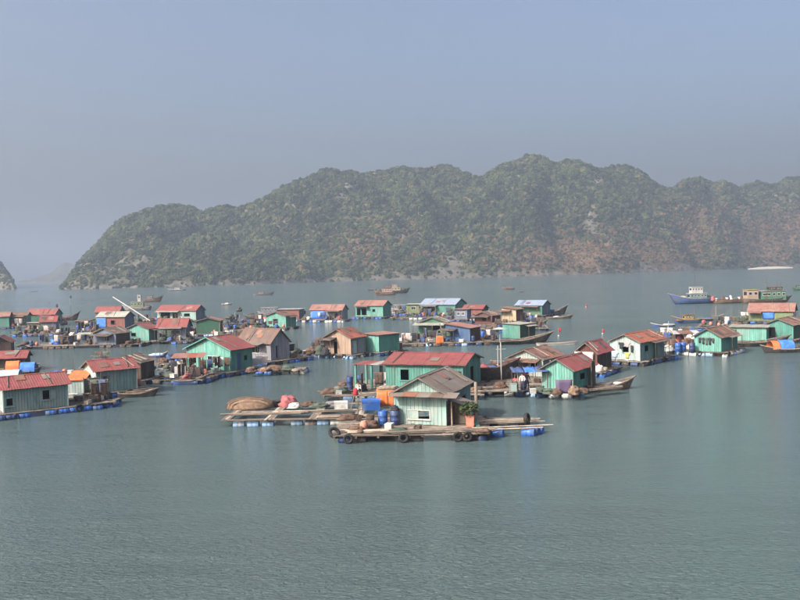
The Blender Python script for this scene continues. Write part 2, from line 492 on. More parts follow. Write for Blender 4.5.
# painted timber and tin
for k, c, wv_, wa in (
    ('teal_sunlit', (0.16, 0.52, 0.43), (0.30, 0.42, 0.36), 0.15),  # lighter copy of teal: sunlight on the sun-facing walls put into the colour
    ('teal', (0.095, 0.38, 0.31), (0.16, 0.25, 0.21), 0.2),
    ('teal_pale', (0.33, 0.56, 0.52), (0.42, 0.46, 0.42), 0.25),
    ('teal_grey', (0.17, 0.33, 0.33), (0.24, 0.30, 0.29), 0.35),
    ('aqua_white', (0.50, 0.66, 0.63), (0.40, 0.42, 0.38), 0.3),
    ('green_dark', (0.035, 0.16, 0.10), (0.06, 0.11, 0.08), 0.25),
    ('green', (0.09, 0.30, 0.20), (0.15, 0.21, 0.14), 0.3),
    ('green_yellow', (0.25, 0.36, 0.16), (0.20, 0.20, 0.12), 0.3),
    ('blue', (0.04, 0.13, 0.34), (0.10, 0.15, 0.24), 0.25),
    ('blue_grey', (0.17, 0.22, 0.32), (0.22, 0.23, 0.26), 0.3),
    ('lilac_grey', (0.36, 0.37, 0.43), (0.28, 0.26, 0.26), 0.3),
    ('brown', (0.085, 0.050, 0.042), (0.14, 0.10, 0.085), 0.3),
    ('brown_red', (0.20, 0.075, 0.060), (0.12, 0.075, 0.06), 0.3),
    ('brick_red', (0.36, 0.115, 0.095), (0.27, 0.14, 0.12), 0.25),
    ('plywood', (0.55, 0.38, 0.28), (0.42, 0.30, 0.22), 0.4),
    ('cream', (0.62, 0.50, 0.30), (0.42, 0.34, 0.22), 0.3),
    ('white_paint', (0.72, 0.71, 0.68), (0.50, 0.46, 0.40), 0.25),
    ('grey_wood', (0.22, 0.20, 0.175), (0.13, 0.115, 0.10), 0.4),
    ('yellow', (0.60, 0.42, 0.08), (0.4, 0.3, 0.12), 0.2)):
    g_ = sum(c) / 3
    c = tuple((x * .84 + g_ * .16) * .67 for x in c); wv_ = tuple(x * .8 for x in wv_); wa += .08
    paint(k, c, 0.8, 0.2, wv_, wa, 1.4, 0.13, (1, 1, 0.35), streak=.55)
for k, c, wv_, wa, ov in (
    ('roof_red', (0.42, 0.085, 0.085), (0.25, 0.10, 0.08), 0.28, 0.05),
    ('roof_orange', (0.50, 0.12, 0.065), (0.32, 0.13, 0.08), 0.3, 0.18),
    ('roof_pink', (0.46, 0.17, 0.14), (0.33, 0.20, 0.16), 0.4, 0.12),
    ('roof_tile', (0.30, 0.145, 0.10), (0.16, 0.12, 0.10), 0.5, 0.35),
    ('roof_brown', (0.24, 0.16, 0.13), (0.30, 0.14, 0.09), 0.35, 0.25),
    ('roof_grey', (0.33, 0.28, 0.24), (0.22, 0.17, 0.14), 0.4, 0.16),
    ('roof_dark', (0.10, 0.085, 0.08), (0.20, 0.15, 0.12), 0.4, 0.3),
    ('roof_blue', (0.38, 0.48, 0.66), (0.28, 0.34, 0.45), 0.3, 0.10),
    ('roof_pale', (0.50, 0.52, 0.44), (0.34, 0.32, 0.26), 0.35, 0.12),
    ('roof_white', (0.68, 0.68, 0.68), (0.45, 0.42, 0.40), 0.3, 0.08)):
    g_ = sum(c) / 3
    c = tuple((x * .82 + g_ * .18) * .56 for x in c); wv_ = tuple(x * .75 for x in wv_); wa += .1
    paint(k, c, 0.65, 0.22, wv_, wa, 1.2, ov, spec=0.3, streak=.25)
paint('deck_wood', (0.235, 0.20, 0.165), 0.9, 0.3, (0.15, 0.12, 0.10), 0.5, 2.0, 0.42)
paint('pole_wood', (0.36, 0.31, 0.25), 0.85, 0.25, (0.25, 0.2, 0.16), 0.4, 2.5, 0.35)
paint('dark_wood', (0.085, 0.068, 0.055), 0.9, 0.3, (0.14, 0.11, 0.09), 0.4, 2.0, 0.35)
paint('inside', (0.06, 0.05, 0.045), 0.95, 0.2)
paint('rubber', (0.022, 0.021, 0.021), 0.85, 0.3, (0.06, 0.055, 0.05), 0.3, 4.0, 0.2)
paint('barrel_blue', (0.025, 0.10, 0.36), 0.45, 0.15, (0.09, 0.13, 0.20), 0.3, 2.0, 0.3, spec=0.45)
paint('barrel_navy', (0.02, 0.045, 0.14), 0.5, 0.15, (0.07, 0.08, 0.11), 0.3, 2.0, 0.3, spec=0.45)
paint('barrel_sky', (0.22, 0.36, 0.55), 0.5, 0.15, (0.3, 0.32, 0.33), 0.35, 2.0, 0.2)
paint('foam', (0.50, 0.51, 0.50), 0.85, 0.15, (0.33, 0.31, 0.26), 0.4, 2.0, 0.15)
paint('tarp_blue', (0.05, 0.17, 0.58), 0.55, 0.2, (0.12, 0.25, 0.55), 0.3, 1.5, 0.1)
paint('tarp_lightblue', (0.33, 0.43, 0.68), 0.55, 0.2, (0.45, 0.52, 0.65), 0.3, 1.5, 0.1)
paint('tarp_orange', (0.62, 0.16, 0.05), 0.6, 0.2, (0.62, 0.20, 0.10), 0.3, 1.5, 0.1)
paint('tarp_white', (0.54, 0.50, 0.47), 0.7, 0.15, (0.52, 0.40, 0.36), 0.4, 1.2, 0.1)
paint('tarp_pink', (0.30, 0.095, 0.10), 0.8, 0.3, (0.33, 0.12, 0.12), 0.4, 2.0, 0.1)
paint('net_brown', (0.14, 0.085, 0.06), 0.95, 0.4, (0.07, 0.05, 0.04), 0.5, 5.0, 0.3)
paint('net_green', (0.045, 0.075, 0.06), 0.95, 0.4, (0.10, 0.10, 0.08), 0.5, 5.0, 0.3)
paint('wicker', (0.22, 0.145, 0.10), 0.9, 0.35, (0.15, 0.10, 0.07), 0.5, 6.0, 0.2)
paint('red_cloth', (0.36, 0.03, 0.035), 0.8, 0.2)
paint('hull_black', (0.035, 0.032, 0.032), 0.6, 0.3, (0.12, 0.09, 0.075), 0.35, 1.5, 0.2)
paint('hull_brown', (0.12, 0.075, 0.052), 0.7, 0.3, (0.2, 0.15, 0.12), 0.4, 1.5, 0.25)
paint('hull_blue', (0.055, 0.10, 0.24), 0.6, 0.25, (0.12, 0.10, 0.10), 0.35, 1.5, 0.2)
paint('hull_grey', (0.23, 0.22, 0.23), 0.7, 0.25, (0.13, 0.10, 0.09), 0.4, 1.5, 0.2)
paint('terracotta', (0.52, 0.20, 0.14), 0.8, 0.2, (0.38, 0.2, 0.16), 0.3, 3.0, 0.1)
paint('leaf', (0.035, 0.055, 0.025), 0.8, 0.4, (0.07, 0.09, 0.03), 0.4, 8.0, 0.1)
paint('skin', (0.38, 0.22, 0.15), 0.6, 0.1)
paint('hair', (0.012, 0.010, 0.009), 0.6, 0.1)
for k, c in (('cloth_white', (0.7, 0.69, 0.68)), ('cloth_dark', (0.035, 0.035, 0.045)), ('cloth_blue', (0.05, 0.08, 0.17)), ('cloth_red', (0.5, 0.06, 0.05)), ('cloth_violet', (0.12, 0.09, 0.16)), ('cloth_yellow', (0.6, 0.45, 0.15)), ('cloth_pink', (0.62, 0.36, 0.38))):
    paint(k, c, 0.85, 0.2)
m, nt, b = _nodes('window_glass'); b.inputs['Base Color'].default_value = (0.02, 0.025, 0.03, 1); b.inputs['Roughness'].default_value = 0.08; MATS['glass'] = m

def tag(o, label, cat, group=None):
    o['label'] = label; o['category'] = cat
    if group: o['group'] = group
    return o

def thing(name, label, cat, loc=(0, 0, 0), rz=0.0, group=None):
    o = bpy.data.objects.new(name, None)
    o.empty_display_size = 0.3
    COL.objects.link(o)
    o.location = loc; o.rotation_euler = (0, 0, rz)
    return tag(o, label, cat, group)

SHARED = {}
def shared(key, mat, fn, smooth=False):
    k = (key, mat)
    if k not in SHARED:
        v, f = fn()
        me = bpy.data.meshes.new(key)
        me.from_pydata(v, [], f)
        if smooth:
            me.polygons.foreach_set('use_smooth', [True] * len(f))
        me.materials.append(MATS[mat])
        SHARED[k] = me
    return SHARED[k]

def _cube():
    return ([(x, y, z) for z in (-.5, .5) for y in (-.5, .5) for x in (-.5, .5)],
            [(0, 2, 3, 1), (4, 5, 7, 6), (0, 1, 5, 4), (2, 6, 7, 3), (0, 4, 6, 2), (1, 3, 7, 5)])
def lathe(prof, n=12):
    v, f = [], []
    for (r, z) in prof:
        for i in range(n):
            a = 2 * PI * i / n
            v.append((r * math.cos(a), r * math.sin(a), z))
    for j in range(len(prof) - 1):
        for i in range(n):
            a, b_ = j * n + i, j * n + (i + 1) % n
            f.append((a, b_, b_ + n, a + n))
    f.append(tuple(range(n - 1, -1, -1)))
    f.append(tuple(range((len(prof) - 1) * n, len(prof) * n)))
    return v, f
def _barrel():
    return lathe([(.27, 0), (.29, .02), (.285, .25), (.30, .28), (.30, .31), (.285, .34), (.285, .56), (.30, .59), (.30, .62), (.285, .65), (.29, .87), (.27, .89), (.25, .885), (.25, .87)], 14)
def _tyre():
    v, f = [], []
    n, k = 14, 8
    for i in range(n):
        a = 2 * PI * i / n
        for j in range(k):
            b_ = 2 * PI * j / k
            r = .27 + .10 * math.cos(b_)
            v.append((r * math.cos(a), r * math.sin(a), .085 * math.sin(b_) * (1.15 if math.cos(b_) > 0 else 1)))
    for i in range(n):
        for j in range(k):
            f.append((i * k + j, ((i + 1) % n) * k + j, ((i + 1) % n) * k + (j + 1) % k, i * k + (j + 1) % k))
    return v, f
def _pole():
    return lathe([(.5, -.5), (.5, .5)], 7)
def _basket():
    return lathe([(.28, 0), (.36, .2), (.40, .42), (.42, .44), (.38, .42), (.34, .2), (.26, .04)], 14)
def _jar():
    return lathe([(.16, 0), (.26, .15), (.30, .36), (.25, .55), (.17, .62), (.19, .68), (.15, .68), (.14, .62)], 12)

def box(name, parent, mat, size, loc, rz=0.0, rot=None):
    o = mesh_obj(name, None, None, None, parent, me=shared('box', mat, _cube))
    o.location = loc; o.scale = size
    o.rotation_euler = rot if rot else (0, 0, rz)
    return o

def bar(name, parent, mat, p, q, w, h=None, rnd=False):
    """straight member from p to q"""
    p, q = Vector(p), Vector(q)
    d = q - p
    o = mesh_obj(name, None, None, None, parent, me=shared('pole' if rnd else 'box', mat, _pole if rnd else _cube, rnd))
    o.location = (p + q) / 2
    o.rotation_mode = 'QUATERNION'
    o.rotation_quaternion = d.to_track_quat('Z', 'Y')
    o.scale = (w, h or w, d.length)
    return o

def prism(pts, n, t0, t1):
    """slab from a planar ring: offset t0..t1 along n"""
    k = len(pts)
    v = [tuple(p + n * t0) for p in pts] + [tuple(p + n * t1) for p in pts]
    f = [tuple(range(k - 1, -1, -1)), tuple(range(k, 2 * k))]
    for i in range(k):
        j = (i + 1) % k
        f.append((i, j, k + j, k + i))
    return v, f

class MB:
    def __init__(s): s.v, s.f = [], []
    def add(s, vf):
        o = len(s.v)
        s.v += vf[0]; s.f += [tuple(i + o for i in q) for q in vf[1]]
    def boxx(s, a, b):
        v = [(x, y, z) for z in (a[2], b[2]) for y in (a[1], b[1]) for x in (a[0], b[0])]
        s.add((v, _cube()[1]))
    def build(s, name, mat, parent=None, smooth=False):
        return mesh_obj(name, s.v, s.f, MATS[mat], parent, smooth)

# ------------------------------------------------------------------ walls, roofs, houses
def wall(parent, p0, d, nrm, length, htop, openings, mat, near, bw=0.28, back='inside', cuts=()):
    """one wall standing on p0, running along d; htop(s) gives its top; openings = [(s0, s1, z0, z1)]"""
    P = lambda s, z: p0 + d * s + UZ * z
    def spans(s0, s1, ztop):
        ints = [(0.0, ztop)]
        for (a, b_, z0, z1) in openings:
            if min(b_, s1) - max(a, s0) > 0.5 * (s1 - s0):
                nx = []
                for (q0, q1) in ints:
                    if q0 < z0: nx.append((q0, min(q1, z0)))
                    if q1 > z1: nx.append((max(q0, z1), q1))
                ints = nx
        return ints
    ed = sorted(set([0.0, length] + [round(x, 4) for o in openings for x in o[:2]] + list(cuts)))
    mb = MB()
    for s0, s1 in zip(ed, ed[1:]):
        if s1 - s0 < 1e-3: continue
        for (q0, q1) in spans(s0, s1, max(htop(s0), htop(s1))):
            t0, t1 = min(q1, htop(s0)), min(q1, htop(s1))
            if max(t0, t1) - q0 < 0.02: continue
            mb.add(prism([P(s0, q0), P(s1, q0), P(s1, max(t1, q0 + .005)), P(s0, max(t0, q0 + .005))], nrm, -0.045, -0.012))
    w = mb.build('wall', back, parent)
    n = max(2, round(length / bw))
    be = [length * i / n for i in range(n + 1)]
    jm = MB()
    for s0, s1 in zip(be, be[1:]):
        g = 0.012
        lift = R.uniform(0, 0.018)
        for (q0, q1) in spans(s0, s1, max(htop(s0), htop(s1))):
            a0, a1 = s0 + g, s1 - g
            t0, t1 = min(q1, htop(a0)), min(q1, htop(a1))
            if max(t0, t1) - q0 < 0.05: continue
            q = q0 + (R.uniform(-0.02, 0.03) if q0 == 0 else 0)
            vf = prism([P(a0, q), P(a1, q), P(a1, max(t1, q + .01)), P(a0, max(t0, q + .01))], nrm, -0.010, 0.012 + lift)
            if near:
                mesh_obj('board', vf[0], vf[1], MATS[mat], w)
            else:
                jm.add(vf)
    if not near:
        jm.build('boarding', mat, w)
    return w

def window(parent, p0, d, nrm, s0, s1, z0, z1, fmat='white_paint', fill='shutter', shut_mat='teal_pale'):
    P = lambda s, z, o=0.0: p0 + d * s + UZ * z + nrm * o
    mb = MB()
    t = 0.07
    for (a0, a1, b0, b1) in ((s0 - t, s1 + t, z1, z1 + t), (s0 - t, s1 + t, z0 - t, z0), (s0 - t, s0, z0, z1), (s1, s1 + t, z0, z1)):
        mb.add(prism([P(a0, b0), P(a1, b0), P(a1, b1), P(a0, b1)], nrm, -0.03, 0.05))
    w = mb.build('window', fmat, parent)
    sill = MB(); sill.add(prism([P(s0 - .12, z0 - .11), P(s1 + .12, z0 - .11), P(s1 + .12, z0 - .072), P(s0 - .12, z0 - .072)], nrm, 0.0, 0.11))
    sill.build('sill', fmat, w)
    if fill == 'glass':
        mid = (s0 + s1) / 2
        for (a0, a1) in ((s0 + .01, mid - .02), (mid + .02, s1 - .01)):
            g = MB(); g.add(prism([P(a0, z0 + .01), P(a1, z0 + .01), P(a1, z1 - .01), P(a0, z1 - .01)], nrm, -0.02, -0.012)); g.build('pane', 'glass', w)
        c = MB(); c.add(prism([P(mid - .02, z0), P(mid + .02, z0), P(mid + .02, z1), P(mid - .02, z1)], nrm, -0.02, 0.03)); c.build('mullion', fmat, w)
    elif fill == 'half':                    # one sliding leaf closed, the other half open
        mid = (s0 + s1) / 2 + .05
        g = MB(); g.add(prism([P(mid, z0 + .01), P(s1 - .005, z0 + .01), P(s1 - .005, z1 - .01), P(mid, z1 - .01)], nrm, -0.02, 0.01)); g.build('shutter', shut_mat, w)
    elif fill == 'open':                    # shutter leaf swung open against the wall
        g = MB(); g.add(prism([P(s1 + .09, z0), P(s1 + .09 + (s1 - s0) * .8, z0), P(s1 + .09 + (s1 - s0) * .8, z1), P(s1 + .09, z1)], nrm, 0.055, 0.085)); g.build('shutter', shut_mat, w)
    return w

def door(parent, p0, d, nrm, s0, s1, z1, mat, fmat='grey_wood', ajar=False):
    P = lambda s, z: p0 + d * s + UZ * z
    mb = MB()
    for (a0, a1, b0, b1) in ((s0 - .06, s1 + .06, z1, z1 + .07), (s0 - .06, s0, 0.02, z1), (s1, s1 + .06, 0.02, z1)):
        mb.add(prism([P(a0, b0), P(a1, b0), P(a1, b1), P(a0, b1)], nrm, -0.02, 0.045))
    fr = mb.build('door_frame', fmat, parent)
    if ajar:
        h = s0 + .02
        dd = (d * 0.25 + nrm * 0.97).normalized(); nn = (nrm * -0.25 + d * 0.97).normalized()
        q = p0 + d * h + nrm * 0.02
        a = MB(); a.add(prism([q + UZ * .04, q + dd * (s1 - s0) + UZ * .04, q + dd * (s1 - s0) + UZ * (z1 - .02), q + UZ * (z1 - .02)], nn, 0, 0.04))
    else:
        a = MB(); a.add(prism([P(s0 + .01, .04), P(s1 - .01, .04), P(s1 - .01, z1 - .01), P(s0 + .01, z1 - .01)], nrm, -0.05, -0.015))
    dr = a.build('door', mat, parent)
    if not ajar:
        k = MB(); k.add(prism([P(s0 + .10, .95), P(s0 + .16, .95), P(s0 + .16, 1.1), P(s0 + .10, 1.1)], nrm, -0.015, 0.03)); k.build('handle', 'grey_wood', dr)
    return dr

def sheet_vf(sw, ln, waves=4, amp=0.014, th=0.012):
    """corrugated sheet: x across 0..sw, y down the slope 0..ln"""
    n = waves * 2 + 1
    v = []
    for y in (0, ln):
        for i in range(n):
            v.append((sw * i / (n - 1), y, amp if i % 2 == 0 else -amp * .2))
    f = [(i, i + 1, n + i + 1, n + i) for i in range(n - 1)]
    return v, f

def slope(roof, origin, along, down, n_sheets, sw, ln, mat, near, key):
    """cover one roof slope with corrugated sheets; origin = top corner, along = ridge direction, down = fall line"""
    nrm = along.cross(down).normalized()
    if nrm.z < 0: nrm = -nrm
    jm = MB()
    for i in range(n_sheets):
        lift = 0.014 * (i % 2) + R.uniform(0, 0.012)
        o = origin + along * (sw * i - 0.02) + nrm * (0.035 + lift)
        rows = 2 if ln > 2.6 and near else 1
        for r_ in range(rows):
            l0 = ln / rows
            oo = o + down * (l0 * r_ - (0.08 if r_ else 0)) + nrm * (0.0 if r_ == 0 else -0.012) + down * R.uniform(-.03, .03)
            if near:
                k = ('sheet', round(sw, 3), round(l0, 3))
                me = shared(str(k), mat, lambda: sheet_vf(sw * 1.05, l0 + .08))
                s = mesh_obj('roof_sheet', None, None, None, roof, me=me)
                mat_ = Matrix((along, down, nrm)).transposed()
                s.rotation_mode = 'QUATERNION'
                s.rotation_quaternion = mat_.to_quaternion() if mat_.determinant() > 0 else Matrix((along, down, -nrm)).transposed().to_quaternion()
                s.location = oo
            else:
                v, f = sheet_vf(sw * 1.05, ln, 4)
                jm.add(([tuple(oo + along * a + down * b_ + nrm * c) for a, b_, c in v], f))
    if not near:
        jm.build('roof_sheeting', mat, roof)

def roof_slab(mb, a, b, c, d_):
    n = (b - a).cross(d_ - a).normalized()
    if n.z < 0: n = -n
    mb.add(prism([a, b, c, d_], n, -0.03, 0.005))

HOUSES = {}
def house(key, label, B, th, A=None, C=None, eave=0, h=None, rise=1.0, ridge='u', wallL='teal', wallR=None, roof='roof_red', Lu=None, Lv=None,
          openL=(), openR=(), over=0.32, kind='gable', cat='house', name='floating_house', bw=0.28, z0=DECK, trim=None, group=None):
    Pb = at(B[0], B[1], z0)
    lu_in, lv_in = Lu, Lv
    for _ in range(60):                     # turn the house until its depth is a likely one
        u = Vector((math.cos(rad(th)), math.sin(rad(th)), 0))
        v = Vector((-math.sin(rad(th)), math.cos(rad(th)), 0))
        Lu = lu_in if lu_in is not None else run_to(Pb, u, C)
        Lv = lv_in if lv_in is not None else run_to(Pb, v, A)
        if lu_in is not None or 2.7 <= Lu <= 6.5: break
        th += 1 if 0 < Lu < 2.7 else -1
    sc = FPX / proj(Pb)[2]
    if h is None: h = (B[1] - eave) / sc
    near = sc > 6.6
    wallR = wallR or wallL
    cen = Pb + u * (Lu / 2) + v * (Lv / 2)
    t = thing(name, label, cat, cen, rad(th), group)
    X, Y = Vector((1, 0, 0)), Vector((0, 1, 0))
    o = Vector((-Lu / 2, -Lv / 2, 0))
    print('%-6s sc %.1f dist %.0f Lu %.1f Lv %.1f h %.2f' % (key, sc, proj(Pb)[2], Lu, Lv, h))
    flat = lambda s: h
    if kind == 'gable':
        gu = (lambda s: h + rise * (1 - abs(2 * s / Lv - 1)))     # gable profile on the walls across the ridge
        gv = (lambda s: h + rise * (1 - abs(2 * s / Lu - 1)))
        fL, fR = (gu, flat) if ridge == 'u' else (flat, gv)
    elif kind == 'shed':                                          # falls towards B's R wall (ridge 'u') or L wall
        gu = (lambda s: h + rise * s / Lv)
        gv = (lambda s: h + rise * s / Lu)
        fL, fR = (gu, flat) if ridge == 'u' else (flat, gv)
    else:
        fL = fR = flat
    def frac(ops, ln):
        return [(a * ln, b_ * ln, z0_, z1_) for (a, b_, z0_, z1_, *_) in ops]
    mats = {}
    wallspec = [(o, Y, -X, Lv, fL, openL, wallL), (o, X, -Y, Lu, fR, openR, wallR)]
    bk = o + X * Lu
    fB = fL
    wallspec += [(bk, Y, X, Lv, fB, (), wallR)]
    fT = (lambda s: h + rise) if (kind == 'shed' and ridge == 'u') else fR
    wallspec += [(o + Y * Lv, X, Y, Lu, fT, (), wallL)]
    for i, (p0, d, nrm, ln, ft, ops, wm) in enumerate(wallspec):
        if kind == 'shed' and ridge == 'v' and i == 2: ft = (lambda s: h + rise)
        cuts = (ln / 2,) if (kind == 'gable' and ft is not flat) else ()
        wall(t, p0, d, nrm, ln, ft, frac(ops, ln), wm, near and i < 2, bw, cuts=cuts)
        for op in ops:
            a, b_, q0, q1 = op[0] * ln, op[1] * ln, op[2], op[3]
            kd = op[4] if len(op) > 4 else 'window'
            if kd == 'door': door(t, p0, d, nrm, a, b_, q1, op[5] if len(op) > 5 else 'brown')
            elif kd == 'ajar': door(t, p0, d, nrm, a, b_, q1, op[5] if len(op) > 5 else 'brown', ajar=True)
            elif kd == 'hole': pass
            else: window(t, p0, d, nrm, a, b_, q0, q1, op[5] if len(op) > 5 else 'white_paint', kd if kd in ('glass', 'half', 'open', 'bare') else 'glass', wm)
    # corner posts
    for (cx, cy_) in ((0, 0), (0, Lv), (Lu, 0)):
        box('corner_post', t, trim or wallL, (.1, .1, h), o + Vector((cx + (-.012 if cx == 0 else .012), cy_ + (-.012 if cy_ == 0 else .012), h / 2)))
    # roof
    ov = over
    rb = MB()
    sl = []
    if kind == 'gable':
        if ridge == 'u':
            half = Lv / 2; drop = rise / half
            r0 = o + Vector((-ov, half, h + rise)); along = X; L_ = Lu + 2 * ov
            sides = [(-Y, half), (Y, half)]
        else:
            half = Lu / 2; drop = rise / half
            r0 = o + Vector((half, -ov, h + rise)); along = Y; L_ = Lv + 2 * ov
            sides = [(-X, half), (X, half)]
        for dh, hf in sides:
            dn = (dh - UZ * drop).normalized()
            ln = math.hypot(hf + ov, (hf + ov) * drop)
            roof_slab(rb, r0, r0 + along * L_, r0 + along * L_ + dn * ln, r0 + dn * ln)
            sl.append((r0, along, dn, L_, ln))
    elif kind == 'shed':
        if ridge == 'u':
            r0 = o + Vector((-ov, Lv + ov, h + rise + ov * rise / Lv)); along = X; L_ = Lu + 2 * ov; dh = -Y; run = Lv + 2 * ov; drop = rise / Lv
        else:
            r0 = o + Vector((Lu + ov, -ov, h + rise + ov * rise / Lu)); along = Y; L_ = Lv + 2 * ov; dh = -X; run = Lu + 2 * ov; drop = rise / Lu
        dn = (dh - UZ * drop).normalized(); ln = run * math.hypot(1, drop)
        roof_slab(rb, r0, r0 + along * L_, r0 + along * L_ + dn * ln, r0 + dn * ln)
        sl.append((r0, along, dn, L_, ln))
    else:
        drop = 0.03
        if Lv > Lu: r0 = o + Vector((Lu + ov, -ov, h + .12)); along = Y; L_ = Lv + 2 * ov; dh = -X; run = Lu + 2 * ov
        else: r0 = o + Vector((-ov, Lv + ov, h + .12)); along = X; L_ = Lu + 2 * ov; dh = -Y; run = Lv + 2 * ov
        dn = (dh - UZ * drop).normalized(); ln = run
        roof_slab(rb, r0, r0 + along * L_, r0 + along * L_ + dn * ln, r0 + dn * ln)
        sl.append((r0, along, dn, L_, ln))
    rf = rb.build('roof', 'dark_wood', t)
    for (r0_, along, dn, L_, ln) in sl:
        ns = max(2, round(L_ / 0.86))
        slope(rf, r0_, along, dn, ns, L_ / ns, ln, roof, near, key)
    if kind == 'gable':
        cap = MB()
        e0 = sl[0][0] - along * .03; e1 = sl[0][0] + along * (L_ + .03)
        for (_, al, dn, _, _) in sl:
            nn = al.cross(dn); nn = nn if nn.z > 0 else -nn
            cap.add(prism([e0, e1, e1 + dn * .17, e0 + dn * .17], nn.normalized(), .07, .085))
        cap.build('ridge_cap', roof, rf)
        # barge boards on the visible gable
        for (r0_, al, dn, L_, ln) in sl:
            bb = MB()
            q = r0_ - al * 0.03
            bb.add(prism([q - UZ * .10, q + dn * ln - UZ * .10, q + dn * ln + UZ * .03, q + UZ * .03], al, -.012, .012))
            bb.build('barge_board', trim or 'grey_wood', rf)
    H = dict(P=Pb, u=u, v=v, Lu=Lu, Lv=Lv, h=h, rise=rise, sc=sc, obj=t, o=o, th=th, label=label)
    HOUSES[key] = H
    return H

def hpart_box(H, name, mat, u0, u1, v0, v1, z0, z1, rot=None):
    """box part in a house's own frame, measured from its near corner"""
    o = H['o']
    return box(name, H['obj'], mat, (u1 - u0, v1 - v0, z1 - z0), o + Vector(((u0 + u1) / 2, (v0 + v1) / 2, (z0 + z1) / 2)), rot=rot)

# ------------------------------------------------------------------ rafts
RAFTS = {}
def raft(key, label, P, th, u0, u1, v0, v1, floats=('barrel_blue', 'foam'), style='deck', gap=0.06, tyres=0, group=None, along='v', keep=1.0, edges=('L', 'R'), cell=3.0, inset=.14):
    """floating platform; P near corner of its house (or itself), extents in metres along u and v"""
    u = Vector((math.cos(rad(th)), math.sin(rad(th)), 0)); v = Vector((-math.sin(rad(th)), math.cos(rad(th)), 0))
    base = Vector((P.x, P.y, 0))
    cen = base + u * ((u0 + u1) / 2) + v * ((v0 + v1) / 2)
    sc = FPX / proj(cen)[2]
    near = sc > 6.0
    t = thing('floating_raft', label, 'raft', cen, rad(th), group)
    a, b_ = (u1 - u0) / 2, (v1 - v0) / 2
    zt = DECK - 0.005
    # bearers
    step = 1.6 if style == 'deck' else cell
    if along == 'v':
        n = max(2, round(2 * b_ / step) + 1)
        for i in range(n):
            y = -b_ + .1 + (2 * b_ - .2) * i / (n - 1)
            bar('beam', t, 'dark_wood', (-a - R.uniform(0, .25), y, zt - .13), (a + R.uniform(0, .25), y, zt - .13), .14, .12)
    else:
        n = max(2, round(2 * a / step) + 1)
        for i in range(n):
            x = -a + .1 + (2 * a - .2) * i / (n - 1)
            bar('beam', t, 'dark_wood', (x, -b_ - R.uniform(0, .25), zt - .13), (x, b_ + R.uniform(0, .25), zt - .13), .14, .12)
    # boards
    jm = MB()
    def plank(x0, x1, y0, y1, mat='deck_wood'):
        z = zt - .045 + R.uniform(-.012, .012)
        if near:
            mx = mat if R.random() < 0.8 else 'dark_wood'
            box('plank', t, mx, (x1 - x0, y1 - y0, .045), ((x0 + x1) / 2, (y0 + y1) / 2, z), rot=(R.uniform(-.004, .004), R.uniform(-.004, .004), R.uniform(-.012, .012)))
        else:
            jm.boxx((x0, y0, z - .022), (x1, y1, z + .022))
    if style == 'deck':
        w = 0.26 if near else 0.4
        ext, run = (a, b_) if along == 'v' else (b_, a)
        n = int(2 * ext / w)
        for i in range(n):
            if R.random() > keep: continue
            c0 = -ext + i * w; c1 = c0 + w - gap * R.uniform(.3, 1.3)
            e0, e1 = -run + R.uniform(-.25, .2), run + R.uniform(-.2, .25)
            mid = R.uniform(-.4, .4) * run
            for (s0, s1) in (((e0, mid - .01), (mid + .01, e1)) if run > 2.5 else ((e0, e1),)):
                if along == 'v': plank(c0, c1, s0, s1)
                else: plank(s0, s1, c0, c1)
    else:
        # walkways round open net cells
        nu, nv = max(1, round(2 * a / cell)), max(1, round(2 * b_ / cell))
        for i in range(nu + 1):
            x = -a + 2 * a * i / nu
            for k in (-1, 0, 1):
                if R.random() < .85: plank(x + k * .24 - .11, x + k * .24 + .10, -b_ + R.uniform(-.5, .3), b_ + R.uniform(-.3, .4))
        for i in range(nv + 1):
            y = -b_ + 2 * b_ * i / nv
            for k in (-1, 0, 1):
                if R.random() < .85:
                    z_ = zt
                    x0, x1 = -a + R.uniform(-.5, .3), a + R.uniform(-.3, .5)
                    zz = .048
                    if near: box('plank', t, 'deck_wood' if R.random() < .75 else 'pole_wood', (x1 - x0, .21, .045), ((x0 + x1) / 2, y + k * .24, zt - .045 + zz), rot=(0, R.uniform(-.004, .004), R.uniform(-.01, .01)))
                    else: jm.boxx((x0, y + k * .24 - .1, zt + zz - .06), (x1, y + k * .24 + .1, zt + zz - .02))
    if jm.v: jm.build('deck', 'deck_wood', t)
    # floats along the sides that show, and a row inside
    def flt(x, y, ax, mat):
        o = mesh_obj('float_barrel', None, None, None, t, me=shared('barrel', mat, _barrel, True))
        o.rotation_euler = (rad(90), 0, rad(90) + R.uniform(-.06, .06)) if ax == 'x' else (rad(90), 0, R.uniform(-.06, .06))
        off = Vector((-.44, 0, 0)) if ax == 'x' else Vector((0, .44, 0))
        o.location = Vector((x, y, .14 + R.uniform(-.05, .05))) + off
    if floats:
        if 'R' in edges:
            x = -a + .55
            while x < a - .4:
                if R.random() < .74: flt(x, -b_ + inset, 'x', R.choice(floats))
                x += R.uniform(.95, 1.2)
        if 'L' in edges:
            y = -b_ + 1.0
            while y < b_ - .4:
                if R.random() < .74: flt(-a + inset, y, 'y', R.choice(floats))
                y += R.uniform(.95, 1.2)
        for e in (-1, 1):
            flt(a - .5, e * (b_ - .6), 'y', floats[0])
    for i in range(tyres):
        o = mesh_obj('fender_tyre', None, None, None, t, me=shared('tyre', 'rubber', _tyre, True))
        if R.random() < .5:
            o.location = (R.uniform(-a, a), -b_ - .11, .36); o.rotation_euler = (rad(90), R.uniform(0, 3), 0)
        else:
            o.location = (-a - .11, R.uniform(-b_, b_), .36); o.rotation_euler = (0, rad(90), R.uniform(-.1, .1))
    RAFTS[key] = dict(obj=t, a=a, b=b_, th=th, cen=cen, u=u, v=v, sc=sc)
    return t

